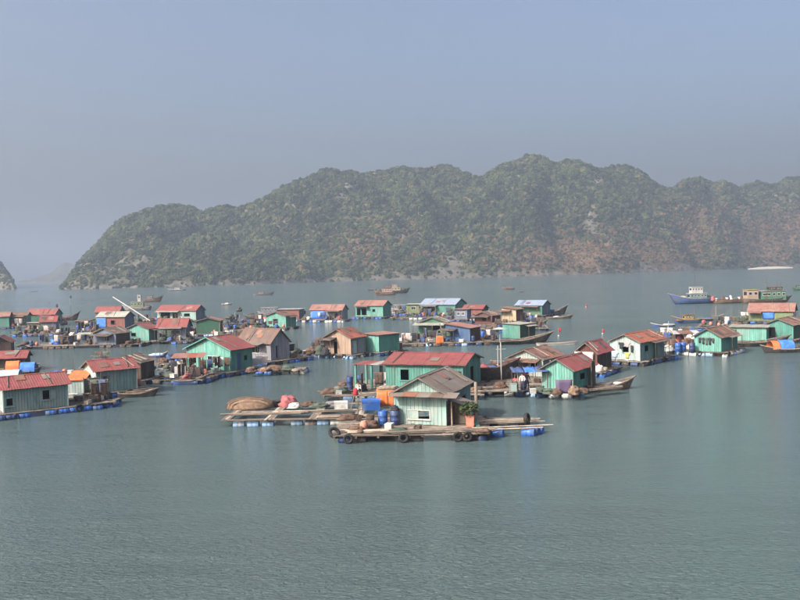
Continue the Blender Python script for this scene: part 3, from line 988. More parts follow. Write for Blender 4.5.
def raft_for(hk, label, left=1.0, right=1.0, frontL=1.5, frontR=1.5, **kw):
    H = HOUSES[hk]
    return raft(hk, label, H['P'], H['th'], -frontL, H['Lu'] + right, -frontR, H['Lv'] + left, **kw)

def raft_px(key, label, B, th, A=None, C=None, Lu=None, Lv=None, **kw):
    P = at(B[0], B[1], 0.0)
    u = Vector((math.cos(rad(th)), math.sin(rad(th)), 0)); v = Vector((-math.sin(rad(th)), math.cos(rad(th)), 0))
    if Lu is None: Lu = run_to(P, u, C)
    if Lv is None: Lv = run_to(P, v, A)
    print('%-6s raft dist %.0f Lu %.1f Lv %.1f' % (key, P.y, Lu, Lv))
    return raft(key, label, P, th, 0, Lu, 0, Lv, **kw)

# ------------------------------------------------------------------ loose things
def heap_vf(rx, ry, rz, seed, n=20, m=9, rough=.25):
    v, f = [], []
    for j in range(m + 1):
        ph = (PI / 2) * j / m
        for i in range(n):
            a = 2 * PI * i / n
            k = 1 + rough * noise.noise(Vector((math.cos(a) * 1.7 + seed, math.sin(a) * 1.7, ph * 1.9))) * 2 + rough * 1.1 * noise.noise(Vector((math.cos(a) * 4.5 * math.cos(ph) + seed, math.sin(a) * 4.5 * math.cos(ph), ph * 5)))
            v.append((rx * k * math.cos(a) * math.cos(ph) ** .7, ry * k * math.sin(a) * math.cos(ph) ** .7, max(0, rz * (.65 + .35 * k) * math.sin(ph))))
    for j in range(m):
        for i in range(n):
            a, b_ = j * n + i, j * n + (i + 1) % n
            f.append((a, b_, b_ + n, a + n))
    f.append(tuple(range(n - 1, -1, -1)))
    return v, f

def heap(name, label, cat, P, rx, ry, rz, mat, rot=0, group=None, rough=.25):
    v, f = heap_vf(rx, ry, rz, R.uniform(0, 50), rough=rough)
    o = mesh_obj(name, v, f, MATS[mat], None, True)
    o.location = P; o.rotation_euler = (0, 0, rot)
    return tag(o, label, cat, group)

def barrel(P, mat, label, lying=False, rz=0.0, group='loose barrels'):
    o = mesh_obj('barrel', None, None, None, None, me=shared('barrel', mat, _barrel, True))
    o.location = P + (UZ * .30 if lying else Vector((0, 0, 0)))
    o.rotation_euler = (rad(90), 0, rz) if lying else (0, 0, rz)
    tag(o, label, 'barrel', group)
    c = mesh_obj('bung', None, None, None, o, me=shared('pole', 'rubber', _pole, True))
    c.location = (.12, .05, .885); c.scale = (.07, .07, .03)
    return o

def crate(P, mat, label, w=.6, d=.42, h=.36, rz=0.0, group='crates on the rafts'):
    t = thing('crate', label, 'crate', P, rz, group)
    for k in range(3):
        z = .06 + (h - .12) * k / 2
        box('slat', t, mat, (w, .02, .09), (0, -d / 2, z)); box('slat', t, mat, (w, .02, .09), (0, d / 2, z))
        box('slat', t, mat, (.02, d, .09), (-w / 2, 0, z)); box('slat', t, mat, (.02, d, .09), (w / 2, 0, z))
    box('bottom', t, mat, (w - .02, d - .02, .02), (0, 0, .02))
    return t

def foam_box(P, label, w=.7, d=.5, h=.4, rz=0.0, group='white foam boxes', mat='foam'):
    t = thing('foam_box', label, 'box', P, rz, group)
    mb = MB(); mb.boxx((-w / 2, -d / 2, 0), (w / 2, d / 2, h * .8)); mb.build('body', mat, t)
    mb = MB(); mb.boxx((-w / 2 - .02, -d / 2 - .02, h * .8 + .003), (w / 2 + .02, d / 2 + .02, h)); mb.build('lid', mat, t)
    return t

def plank_pile(P, label, n=6, ln=3.0, rz=0.0, mat='deck_wood', group='piles of planks and poles', name='plank_pile', rnd=False):
    t = thing(name, label, 'timber', P, rz, group)
    for i in range(n):
        lay, k = divmod(i, 4)
        l_ = ln * R.uniform(.7, 1.05)
        y = -.33 + k * .21 + R.uniform(-.04, .04); z = .06 + lay * .09; x0 = R.uniform(-.3, .3)
        g = R.uniform(-.05, .05)
        bar('pole' if rnd else 'plank', t, mat, (x0 - l_ / 2, y - g, z), (x0 + l_ / 2, y + g, z), .10 if rnd else .17, .10 if rnd else .05, rnd)
    return t

def simple(name, label, cat, P, key, fn, mat, sc=(1, 1, 1), rz=0.0, group=None):
    o = mesh_obj(name, None, None, None, None, me=shared(key, mat, fn, True))
    o.location = P; o.scale = sc; o.rotation_euler = (0, 0, rz)
    return tag(o, label, cat, group)

def cloth_vf(w, h, seed, nx=7, nz=5, amp=.06, prof=None):
    v, f = [], []
    for side in (0, .01):
        for j in range(nz):
            for i in range(nx):
                x = (i / (nx - 1) - .5) * w; z = -h * j / (nz - 1)
                y = amp * (j / (nz - 1)) * math.sin(i * 1.9 + seed) + .03 * noise.noise(Vector((x * 3 + seed, z * 3, 1))) + side
                if prof: x *= prof[j]
                v.append((x * (1 - .12 * (j / (nz - 1)) * math.sin(seed)), y, z))
    k = nx * nz
    for j in range(nz - 1):
        for i in range(nx - 1):
            a = j * nx + i
            f.append((a, a + 1, a + nx + 1, a + nx)); f.append((k + a, k + a + nx, k + a + nx + 1, k + a + 1))
    ring = [i for i in range(nx)] + [nx * j + nx - 1 for j in range(1, nz)] + [nx * (nz - 1) + i for i in range(nx - 2, -1, -1)] + [nx * j for j in range(nz - 2, 0, -1)]
    for q in range(len(ring)):
        a, b_ = ring[q], ring[(q + 1) % len(ring)]
        f.append((a, k + a, k + b_, b_))
    return v, f

SHIRT = (.8, 1.0, .95, .55, .58, .6, .6)
TROUSERS = (.6, .62, .66, .62, .58, .55, .5)
def hanging(parent, name, P, w, h, mat, rz, prof=None):
    v, f = cloth_vf(w, h, R.uniform(0, 9), 7, 7 if prof else 5, .06, prof)
    o = mesh_obj(name, v, f, MATS[mat], parent, True)
    o.location = P; o.rotation_euler = (0, 0, rz)
    return o

def clothesline(P, Q, label, mats, drop=.9):
    """posts with a line between and garments over it; P, Q on the deck"""
    t = thing('clothesline', label, 'clothesline', P)
    d = Q - P
    hz_ = 1.75
    for p in (Vector((0, 0, 0)), d):
        bar('post', t, 'pole_wood', p, p + UZ * (hz_ + .1), .06, None, True)
    bar('line', t, 'grey_wood', UZ * hz_, d + UZ * hz_, .015, None, True)
    rz = math.atan2(d.y, d.x)
    n = len(mats)
    for i, m_ in enumerate(mats):
        hanging(t, 'garment', d * ((i + .6) / (n + .2)) + UZ * (hz_ + .01), d.length / (n + .4) * .85, drop * R.uniform(.75, 1.1), m_, rz)
    return t

def flag_marker(px, py, label, hpx, cw=.55, group=None, colour='red_cloth', z=0.0):
    P = at(px, py, z)
    sc = FPX / proj(P)[2]
    t = thing('marker_flag', label, 'flag', P, 0, group)
    o = mesh_obj('float', None, None, None, t, me=shared('barrel', 'foam', _barrel, True)); o.scale = (.45, .45, .3); o.location = (0, 0, -.1 if z == 0 else 0)
    H_ = hpx / sc
    bar('pole', t, 'pole_wood', (0, 0, 0), (0, 0, H_), .05, None, True)
    hanging(t, 'cloth', Vector((cw * .5 + .03, 0, H_ - .03)), cw, cw * 1.5, colour, 0)
    return t

# ------------------------------------------------------------------ boats
def hull_fns(L_, bm, fb, bow, stern):
    def half(t):
        if t < .15: return bm / 2 * (stern + (1 - stern) * (t / .15) ** .7)
        if t < .55: return bm / 2
        q = (t - .55) / .45
        return bm / 2 * max(0.0, (1 - q ** 2.1)) + 0.02
    def sheer(t):
        return fb * (1 + .25 * (1 - min(1, t / .3)) ** 2) + bow * max(0, (t - .45) / .55) ** 1.9
    def keel(t):
        return -.35 + (fb + bow + .2) * max(0, (t - .82) / .18) ** 2.2 * .8
    return half, sheer, keel

def hull(t, L_, bm, fb, bow, hmat, rail_mat, stern=.7, deck=.72, deck_mat='deck_wood', n=15):
    half, sheer, keel = hull_fns(L_, bm, fb, bow, stern)
    v, f = [], []
    prof = ((0, 0), (.55, .12), (.82, .38), (.95, .72), (1.0, 1.0))
    pts = []
    for i in range(n):
        q = i / (n - 1)
        x = (q - .5) * L_
        row = []
        k, s, hb = keel(q), sheer(q), half(q)
        rake = bow * .5 * max(0, (q - .8) / .2)
        for sgn in (1, -1):
            for (py_, pz) in (prof if sgn == 1 else prof[1:]):
                row.append((x + rake * pz, sgn * hb * py_, k + (s - k) * pz))
        pts.append(row)
    w = len(pts[0])
    for r_ in pts: v += r_
    for i in range(n - 1):
        for j in range(4):
            a = i * w + j
            f.append((a, a + 1, a + w + 1, a + w))
        for j in range(4):
            a = i * w + (0 if j == 0 else 4 + j); b_ = i * w + 5 + j
            f.append((b_, a, a + w, b_ + w))
    f.append(tuple([0, 5, 6, 7, 8, 4, 3, 2, 1]))
    h_ = mesh_obj('hull', v, f, MATS[hmat], t, True)
    # rub rails
    for sgn in (1, -1):
        mb = MB()
        for i in range(n - 1):
            a, b_ = pts[i][4 if sgn == 1 else 8], pts[i + 1][4 if sgn == 1 else 8]
            ax, ay, az = a; bx, by, bz = b_
            e = .05 * sgn
            vs_ = [(ax, ay - e, az - .07), (ax, ay + e, az - .07), (ax, ay + e, az + .05), (ax, ay - e, az + .05), (bx, by - e, bz - .07), (bx, by + e, bz - .07), (bx, by + e, bz + .05), (bx, by - e, bz + .05)]
            mb.add((vs_, [(0, 1, 2, 3), (7, 6, 5, 4), (0, 4, 5, 1), (1, 5, 6, 2), (2, 6, 7, 3), (3, 7, 4, 0)]))
        mb.build('gunwale', rail_mat, t)
    dv, df = [], []
    for i in range(n):
        q = i / (n - 1); hb = half(q) * .93; z = sheer(q) * deck if deck > 0 else .05
        z = min(z, sheer(q) - .06)
        dv += [((q - .5) * L_, hb, z), ((q - .5) * L_, -hb, z)]
    for i in range(n - 1): df.append((2 * i, 2 * i + 1, 2 * i + 3, 2 * i + 2))
    mesh_obj('deck', dv, df, MATS[deck_mat], t)
    return half, sheer

def cabin(t, x, ln, w, z, h, mat, roof_mat, nwin=3, fr='white_paint', over=.15):
    mb = MB(); mb.boxx((x - ln / 2, -w / 2, z), (x + ln / 2, w / 2, z + h))
    c = mb.build('cabin', mat, t)
    mb = MB(); mb.boxx((x - ln / 2 - over, -w / 2 - over, z + h + .004), (x + ln / 2 + over, w / 2 + over, z + h + .09))
    mb.build('cabin_roof', roof_mat, t)
    for i in range(nwin):
        wx = x - ln / 2 + ln * (i + .5) / nwin; ww = min(.5, ln / nwin * .3)
        for sg in (1, -1):
            y = sg * (w / 2)
            mb = MB(); mb.boxx((wx - ww, min(y, y + sg * .03), z + h * .5), (wx + ww, max(y, y + sg * .03), z + h * .83)); wi = mb.build('window', fr, c)
            mb = MB(); mb.boxx((wx - ww + .06, min(y + sg * .005, y + sg * .036), z + h * .55), (wx + ww - .06, max(y + sg * .005, y + sg * .036), z + h * .78)); mb.build('pane', 'glass', wi)
    for sg in (1, -1):
        xx = x + sg * ln / 2
        mb = MB(); mb.boxx((min(xx, xx + sg * .03), -w * .3, z + h * .5), (max(xx, xx + sg * .03), w * .3, z + h * .83)); mb.build('windscreen', 'glass', c)
    return c

def boat(label, x0, x1, yw, bow='R', tilt=0.0, beam=None, fb=.8, bowh=.9, hmat='hull_brown', rail='deck_wood', cabins=(), masts=(), loads=(), cover=None, group=None, name='fishing_boat', cat='boat', stern=.7, deck=.72, oars=0, props=()):
    """x0..x1 picture columns of the hull on the waterline row yw; tilt = heading away from across the view"""
    P = at((x0 + x1) / 2, yw, 0)
    sc = FPX / proj(P)[2]
    hd = (0 if bow == 'R' else PI) + rad(tilt)
    L_ = (x1 - x0) / sc / max(.3, abs(math.cos(hd)))
    L_ *= .95
    bm = beam or max(.9, L_ * .26)
    P = P + Vector((0, bm / 2, 0))
    t = thing(name, label, cat, P, hd, group)
    half, sheer = hull(t, L_, bm, fb, bowh, hmat, rail, stern, deck)
    z = fb * deck
    for (q, ql, qh, mat, rm, nw, *zz) in cabins:
        zb = z - .05 + (zz[0] if zz else 0)
        cabin(t, (q - .5) * L_, ql * L_, bm * (.72 if not zz else .55), zb, qh, mat, rm, nw)
    for (q, hh, mat) in masts:
        bar('mast', t, mat, ((q - .5) * L_, 0, z), ((q - .5) * L_ + .05, 0, z + hh), .11, None, True)
        if hh > 3: bar('yard', t, mat, ((q - .5) * L_ - .0, -.7, z + hh * .75), ((q - .5) * L_, .7, z + hh * .75), .06, None, True)
    for (q, rx, ry, rz_, mat) in loads:
        v, f = heap_vf(rx, ry, rz_, R.uniform(0, 60), 12, 5)
        o = mesh_obj('net_pile', v, f, MATS[mat], t, True); o.location = ((q - .5) * L_, 0, z - .02)
    if cover:
        for (q0, q1, hh, mat) in cover:
            nx, na = 9, 11
            v, f = [], []
            for i in range(nx):
                q = q0 + (q1 - q0) * i / (nx - 1); hb = half((q0 + q1) / 2) * 1.03
                for j in range(na):
                    a = PI * j / (na - 1)
                    k = 1 + .05 * noise.noise(Vector((i * .9 + q0 * 30, j * .8, L_)))
                    v.append(((q - .5) * L_, hb * math.cos(a) * k, z + .1 + hh * math.sin(a) ** .75 * k))
            for i in range(nx - 1):
                for j in range(na - 1):
                    a = i * na + j
                    f.append((a, a + 1, a + na + 1, a + na))
            mesh_obj('cover', v, f, MATS[mat], t, True)
    for i in range(oars):
        bar('oar', t, 'pole_wood', (-.1 * L_, bm * .3 * (1 if i else -1), z + .2), (.2 * L_, bm * 1.1 * (1 if i else -1), -.02), .05, None, True)
    # thwarts on open boats
    if not cabins and not cover:
        for q in (.25, .45, .65):
            box('thwart', t, 'deck_wood', (.22, half(q) * 1.85, .04), ((q - .5) * L_, 0, sheer(q) - .10))
    return t, L_, bm, z

# ------------------------------------------------------------------ people
def person(P, label, pose, shirt, trousers, rz=0.0, group=None):
    """one skinned body; pose = joint chain"""
    if pose == 'sit':
        J = dict(pel=(0, 0, .14), sp=(0, .02, .36), ch=(0, 0, .56), nk=(0, -.03, .70), hd=(0, -.05, .84), ht=(0, -.05, .93),
                 kl=(.14, -.42, .38), kr=(-.14, -.42, .36), al=(.16, -.46, .06), ar=(-.16, -.48, .06), fl=(.17, -.60, .03), fr=(-.17, -.62, .03),
                 sl=(.19, 0, .60), sr=(-.19, 0, .60), el=(.27, -.12, .38), er=(-.27, -.12, .38), hl=(.18, -.34, .40), hr=(-.16, -.36, .40))
        zs = .64
        hipz = .22
    elif pose == 'bend':
        J = dict(pel=(0, .1, .88), sp=(0, -.06, 1.02), ch=(0, -.24, 1.10), nk=(0, -.38, 1.13), hd=(0, -.50, 1.12), ht=(0, -.58, 1.10),
                 kl=(.12, .02, .47), kr=(-.12, .02, .47), al=(.13, .08, .08), ar=(-.13, .08, .08), fl=(.14, -.08, .03), fr=(-.14, -.08, .03),
                 sl=(.18, -.24, 1.10), sr=(-.18, -.24, 1.10), el=(.22, -.30, .84), er=(-.22, -.30, .84), hl=(.14, -.42, .62), hr=(-.14, -.42, .62))
        zs = 1.3
        hipz = .93
    else:
        J = dict(pel=(0, 0, .92), sp=(0, .02, 1.10), ch=(0, 0, 1.30), nk=(0, -.01, 1.44), hd=(0, -.03, 1.56), ht=(0, -.03, 1.64),
                 kl=(.11, -.05, .50), kr=(-.10, .03, .50), al=(.12, .03, .08), ar=(-.12, .05, .08), fl=(.13, -.12, .03), fr=(-.13, -.10, .03),
                 sl=(.19, 0, 1.36), sr=(-.19, 0, 1.36), el=(.25, -.03, 1.10), er=(-.25, -.05, 1.10), hl=(.22, -.18, .92), hr=(-.20, -.26, .98))
        zs = 1.40
        hipz = .95
    names = list(J)
    ed = [('pel', 'sp'), ('sp', 'ch'), ('ch', 'nk'), ('nk', 'hd'), ('hd', 'ht'), ('pel', 'kl'), ('pel', 'kr'), ('kl', 'al'), ('kr', 'ar'), ('al', 'fl'), ('ar', 'fr'),
          ('ch', 'sl'), ('ch', 'sr'), ('sl', 'el'), ('sr', 'er'), ('el', 'hl'), ('er', 'hr')]
    rr = dict(pel=.14, sp=.125, ch=.14, nk=.055, hd=.095, ht=.06, kl=.065, kr=.065, al=.042, ar=.042, fl=.04, fr=.04, sl=.062, sr=.062, el=.044, er=.044, hl=.036, hr=.036)
    me = bpy.data.meshes.new('person')
    me.from_pydata([J[k] for k in names], [(names.index(a), names.index(b_)) for a, b_ in ed], [])
    o = bpy.data.objects.new('person', me)
    COL.objects.link(o)
    md = o.modifiers.new('skin', 'SKIN')
    sv = me.skin_vertices
    if not sv:
        sv_l = me.attributes
    for i, k in enumerate(names):
        me.skin_vertices[0].data[i].radius = (rr[k], rr[k] * (.75 if k in ('pel', 'sp', 'ch') else 1))
    me.skin_vertices[0].data[0].use_root = True
    ss = o.modifiers.new('sub', 'SUBSURF'); ss.levels = 1; ss.render_levels = 2
    key = 'body_%s_%s_%s' % (pose, shirt, trousers)
    if key not in MATS:
        mt, nt_, bs = _nodes(key)
        N_, L__ = nt_.nodes, nt_.links
        tc = N_.new('ShaderNodeTexCoord'); sp_ = N_.new('ShaderNodeSeparateXYZ')
        L__.new(tc.outputs['Object'], sp_.inputs[0])
        def step(zv):
            g = N_.new('ShaderNodeMath'); g.operation = 'GREATER_THAN'; g.inputs[1].default_value = zv
            L__.new(sp_.outputs[2], g.inputs[0]); return g.outputs[0]
        cs, ct = shirt, trousers
        m1 = N_.new('ShaderNodeMix'); m1.data_type = 'RGBA'; m1.inputs[6].default_value = (*ct, 1); m1.inputs[7].default_value = (*cs, 1)
        L__.new(step(hipz), m1.inputs[0])
        m2 = N_.new('ShaderNodeMix'); m2.data_type = 'RGBA'; m2.inputs[7].default_value = (.36, .21, .14, 1)
        L__.new(m1.outputs[2], m2.inputs[6]); L__.new(step(zs), m2.inputs[0])
        L__.new(m2.outputs[2], bs.inputs['Base Color']); bs.inputs['Roughness'].default_value = .8
        MATS[key] = mt
    me.materials.append(MATS[key])
    o.location = P; o.rotation_euler = (0, 0, rz)
    hp = J['hd']
    v, f = lathe([(.01, .085), (.07, .07), (.10, .03), (.11, -.02), (.105, -.05)], 10)
    hr_ = mesh_obj('hair', v, f, MATS['hair'], o, True); hr_.location = (hp[0], hp[1] + .02, hp[2] + .03)
    return tag(o, label, 'person', group)

# ------------------------------------------------------------------ patched roofs, awnings, aerials
def house_pt(H, a, b_, z):
    return H['o'] + Vector((a, b_, z))
def roof_extras(hk, ridge, patches, battens, seed):
    H = HOUSES[hk]; r = random.Random(seed)
    Lu, Lv, h, rise = H['Lu'], H['Lv'], H['h'], H['rise']
    half = (Lv if ridge == 'u' else Lu) / 2
    L_ = Lu if ridge == 'u' else Lv
    drop = rise / half
    def P(s, d, lift):            # s along the ridge, d distance down the near slope
        z = h + rise - d * drop + .085 + lift
        return house_pt(H, s, half - d, z) if ridge == 'u' else house_pt(H, half - d, s, z)
    ang = math.atan(drop)
    for k in range(patches):
        s, d = r.uniform(.1, .85) * L_, r.uniform(.25, .75) * half
        w, l_ = r.uniform(.6, 1.1), r.uniform(.7, 1.2)
        rot = (ang, 0, 0) if ridge == 'u' else (0, -ang, 0)
        sz = (w, l_, .015) if ridge == 'u' else (l_, w, .015)
        o = box('roof_patch', H['obj'], r.choice(['roof_dark', 'roof_grey', 'roof_brown', 'roof_tile', 'roof_pink']), sz, P(s, d, .01 + .004 * k), rot=rot)
    for k in range(battens):
        s = r.uniform(.05, .95) * L_
        p, q = P(s, .15, .05), P(s + r.uniform(-.5, .5), half + .1, .05)
        bar('roof_batten', H['obj'], r.choice(['dark_wood', 'grey_wood', 'pole_wood']), p, q, .07, .05)
def aerial(hk, f, g, hh):
    H = HOUSES[hk]
    p = house_pt(H, H['Lu'] * f, H['Lv'] * g, H['h'] * .9)
    q = p + UZ * (hh + H['rise'])
    m_ = bar('aerial', H['obj'], 'grey_wood', p, q, .05, None, True)
    for k in range(3):
        bar('aerial_rod', H['obj'], 'grey_wood', q + Vector((-.45 + .1 * k, 0, -.05 - .14 * k)), q + Vector((.45 - .1 * k, 0, -.05 - .14 * k)), .025, None, True)
def awning(hk, side, f0, f1, depth, mat, z=None, posts=True):
    """tin awning with posts built onto a wall"""
    H = HOUSES[hk]
    z = z or H['h'] - .12
    ln = (H['Lv'] if side == 'L' else H['Lu'])
    a0, a1 = f0 * ln, f1 * ln
    n = max(2, round((a1 - a0) / .9)); w = (a1 - a0) / n
    tilt = rad(12)
    for k in range(n):
        c = a0 + w * (k + .5)
        if side == 'L': box('awning_sheet', H['obj'], mat, (depth, w * 1.03, .025), house_pt(H, -depth / 2 + .02, c, z - depth / 2 * math.tan(tilt) + .012 * (k % 2)), rot=(0, -tilt, 0))
        else: box('awning_sheet', H['obj'], mat, (w * 1.03, depth, .025), house_pt(H, c, -depth / 2 + .02, z - depth / 2 * math.tan(tilt) + .012 * (k % 2)), rot=(tilt, 0, 0))
    if posts:
        zt_ = z - depth * math.tan(tilt)
        for c in (a0 + .08, a1 - .08):
            p = house_pt(H, -depth + .12, c, 0) if side == 'L' else house_pt(H, c, -depth + .12, 0)
            bar('awning_post', H['obj'], 'dark_wood', p, p + UZ * zt_, .07, None, True)

# ================================================================== the floating village
W_ = lambda a, b_, z0, z1, k='glass', f='white_paint': (a, b_, z0, z1, k, f)
D_ = lambda a, b_, z1, m='brown', k='door': (a, b_, 0.03, z1, k, m)

# ---- centre
house('front', 'small pale teal hut with weathered grey tin roof and awning at the village front', (446, 425.5), 70, A=396, C=470, h=2.45, rise=1.05, wallL='teal_pale', wallR='teal_grey', roof='roof_grey',
      openL=[W_(.32, .74, .42, 1.02, 'half')], openR=[D_(.08, .30, 1.7, 'dark_wood', 'ajar'), W_(.55, .8, .9, 1.5, 'bare', 'grey_wood')], over=.35, bw=.30)
house('long', 'long teal house with bright red roof behind the small front hut', (463, 391.5), 70, A=387, C=480, h=2.5, rise=0.72, ridge='v', wallL='teal', roof='roof_red',
      openL=[(.02, .085, .03, 1.85, 'ajar', 'green_dark'), W_(.70, .81, .95, 1.95, 'bare', 'teal')], openR=[(.42, .62, .03, 1.95, 'hole')], over=.35)
house('tealmid', 'bright teal gabled house with dark red roof on the deck behind black tyres', (573, 391), 55, A=543, C=595, h=2.05, rise=0.85, wallL='teal_sunlit', wallR='teal', roof='roof_red',
      openR=[W_(.30, .55, .8, 1.4, 'bare', 'teal'), D_(.68, .9, 1.8, 'green_dark')])
house('redplank', 'pale teal house with red plank centre and brown patched roof behind a black hull', (543, 377), 55, A=509, C=562, h=1.95, rise=0.85, wallL='aqua_white', wallR='teal_grey', roof='roof_brown',
      openL=[W_(.16, .34, .95, 1.5, 'bare', 'white_paint'), D_(.44, .60, 1.75, 'brick_red'), W_(.70, .90, .95, 1.5, 'bare', 'white_paint')])
house('darkred', 'dark brown timber house with orange red roof beside the white house', (597, 371), 55, A=576, C=611, h=2.1, rise=.95, wallL='brown_red', wallR='brown', roof='roof_red')
house('white', 'pale aqua white house with orange roof and laundry hanging on its gable', (640, 361), 58, A=611, C=664, h=2.3, rise=0.8, wallL='aqua_white', wallR='teal_grey', roof='roof_orange',
      openL=[W_(.38, .58, .95, 1.6, 'bare', 'teal_grey')], openR=[W_(.18, .34, 1.0, 1.7, 'bare', 'teal'), D_(.52, .70, 1.9, 'green_dark')])
# ---- right
house('hung', 'bright teal house with reddish brown roof and dark garments hung on its gable', (721, 352), 58, A=695, C=737, h=2.0, rise=.95, wallL='teal_sunlit', wallR='teal', roof='roof_brown')
house('lowlong', 'long low pale teal houseboat hall with flat white edged roof', (766, 341), 60, A=731, Lu=3.2, h=1.9, rise=.2, kind='flat', wallL='teal_sunlit', wallR='teal', roof='roof_pale',
      openL=[W_(.84, .875, 1.2, 1.55, 'bare', 'teal'), W_(.91, .945, 1.2, 1.55, 'bare', 'teal')])
house('rgable', 'teal gabled house with brown roof moored beside the orange and blue covered sampan', (793, 339), 54, A=765, C=806, h=2.1, rise=.8, wallL='teal', wallR='green_dark', roof='roof_brown',
      openL=[D_(.62, .86, 1.6, 'brown', 'ajar')])
house('rback', 'long green walled house with dusty red roof and blue tarpaulin on its front', (793, 321), 58, A=749, Lu=4.2, h=1.9, rise=1.3, ridge='v', wallL='green_yellow', wallR='white_paint', roof='roof_pink')
# ---- left middle
house('lteal', 'teal house with red roof and white framed window at the left raft', (231, 371), 60, A=188, C=252, h=2.6, rise=1.35, wallL='teal_sunlit', wallR='teal', roof='roof_red',
      openL=[W_(.30, .52, .85, 1.65, 'glass')], openR=[D_(.30, .48, 1.9, 'blue'), W_(.62, .8, 1.0, 1.6, 'bare', 'teal')], over=.4, trim='teal')
house('tiled', 'lilac grey house with mottled brown tiled roof behind the red roofed teal house', (271, 360.5), 50, A=239, C=289, h=2.45, rise=1.55, ridge='v', wallL='lilac_grey', roof='roof_tile',
      openL=[W_(.34, .60, .9, 1.7, 'glass', 'white_paint')], openR=[W_(.28, .40, .3, 1.8, 'bare', 'blue_grey')])
house('lfront', 'long grey teal hut with red roof floating on blue barrels at the left edge', (4, 413), 35, C=68, Lv=4.2, h=2.1, rise=0.78, wallL='aqua_white', wallR='teal_grey', roof='roof_red',
      openR=[W_(.03, .14, .55, 1.2, 'bare', 'teal_grey'), W_(.60, .71, .8, 1.6, 'open', 'teal_grey')], bw=.24)
house('lsecond', 'grey teal house with red roof beside a small white hut with orange awning', (97, 393), 37, C=137, Lv=4.2, h=2.25, rise=0.8, wallL='aqua_white', wallR='teal_grey', roof='roof_red',
      openR=[D_(.14, .29, 1.55, 'brown')], bw=.34)
house('orangehut', 'tiny white hut with orange roof leaning on the grey teal house', (84, 393.5), 66, A=67, C=92, h=1.35, rise=.55, kind='shed', ridge='v', wallL='aqua_white', wallR='teal_grey', roof='tarp_orange', cat='hut', name='floating_hut', over=.15)
house('lshed', 'dark brown plank shed with dark roof behind the grey teal house', (141, 379.5), 35, C=154, Lv=3.6, h=2.0, rise=0.6, wallL='brown', roof='roof_dark', cat='shed', name='floating_shed')
house('lbrown', 'dark brown gabled hut with reddish roof at the far left edge', (11, 353), 75, A=-9, C=14, h=1.85, rise=.8, wallL='brown', roof='roof_red')
house('ltarps', 'low dark hut with red roof behind the tarpaulin covered boats', (25, 367), 75, A=-16, C=30, h=1.35, rise=0.7, ridge='v', wallL='brown', wallR='brown', roof='roof_red')
# ---- left back
house('ldark', 'dark weathered hut with brown roof on the long walkway raft', (116, 344.5), 62, A=94, C=130, h=1.9, rise=.9, wallL='blue_grey', wallR='brown', roof='roof_dark',
      openL=[W_(.30, .62, .6, 1.4, 'half', 'grey_wood')])
house('lgreenlit', 'bright teal gabled hut with red roof next to the dark weathered hut', (149, 341), 62, A=127, C=159, h=2.2, rise=.85, wallL='teal_sunlit', wallR='teal', roof='roof_red',
      openL=[W_(.58, .80, .8, 1.4, 'bare', 'teal')])
house('lbluegrey', 'blue grey house with red roof and row of white framed windows', (186, 340), 72, A=158, C=191, h=2.5, rise=1.25, ridge='v', wallL='blue_grey', roof='roof_red',
      openL=[W_(.20, .34, 1.1, 1.7), W_(.44, .58, 1.1, 1.7), W_(.68, .82, 1.1, 1.7)])
house('lbrick', 'tall brick red house with pale tin roof and blue tarpaulin on its wall', (125, 331), 72, A=98, C=134, h=3.1, rise=.9, ridge='v', wallL='brick_red', wallR='blue_grey', roof='roof_pale',
      openL=[W_(.36, .50, 1.5, 2.2, 'bare', 'brown')])
house('lbackred', 'low house with dusky red roof behind the brick red house', (119, 320.5), 72, A=96, C=124, h=2.4, rise=1.2, ridge='v', wallL='green_yellow', wallR='blue_grey', roof='roof_red')
house('lfarteal', 'teal house with brown red roof at the left edge of the back row', (9, 326.5), 75, A=-12, C=12.5, h=2.6, rise=.9, ridge='v', wallL='teal', roof='roof_pink')
house('lfargreen', 'green house with two small windows in the left back row', (27, 325.5), 75, A=10, C=31, h=2.6, rise=.6, ridge='v', wallL='green', wallR='teal_grey', roof='roof_brown',
      openL=[W_(.12, .26, 1.0, 1.5), W_(.58, .76, 1.0, 1.5)])
house('lfarlong', 'long house with red roof and grey green end wall in the left back row', (55, 323.5), 66, A=28, C=62, h=2.5, rise=1.2, ridge='v', wallL='green_dark', wallR='teal_grey', roof='roof_red')
house('lfarsmall', 'slate blue hut with short red roof in front of the left back row', (56, 331.5), 72, A=41, C=59, h=2.3, rise=1.0, ridge='v', wallL='blue_grey', roof='roof_red')
house('lfarporch', 'small cream porch hut with flat roof beside the slate blue hut', (39.5, 331.5), 60, A=28, C=42, h=1.8, rise=.2, kind='flat', wallL='cream', wallR='brown_red', roof='roof_white', cat='hut', name='floating_hut',
      openL=[W_(.25, .5, .7, 1.3, 'bare', 'brown')])
house('lbackopen', 'long house with red roof and half open store front behind the dark green hut', (196, 320), 66, A=158, C=205, h=2.5, rise=1.2, ridge='v', wallL='teal_pale', wallR='blue_grey', roof='roof_red',
      openL=[(.46, .60, .2, 1.8, 'hole'), (.68, .93, .2, 1.9, 'hole'), (.16, .30, 1.0, 1.6, 'bare', 'green_dark')])
house('ldarkgreen', 'dark green hut with rust red roof edge in the middle of the left rafts', (220, 333), 75, A=197, C=223, h=2.45, rise=.6, wallL='green_dark', roof='roof_pink')
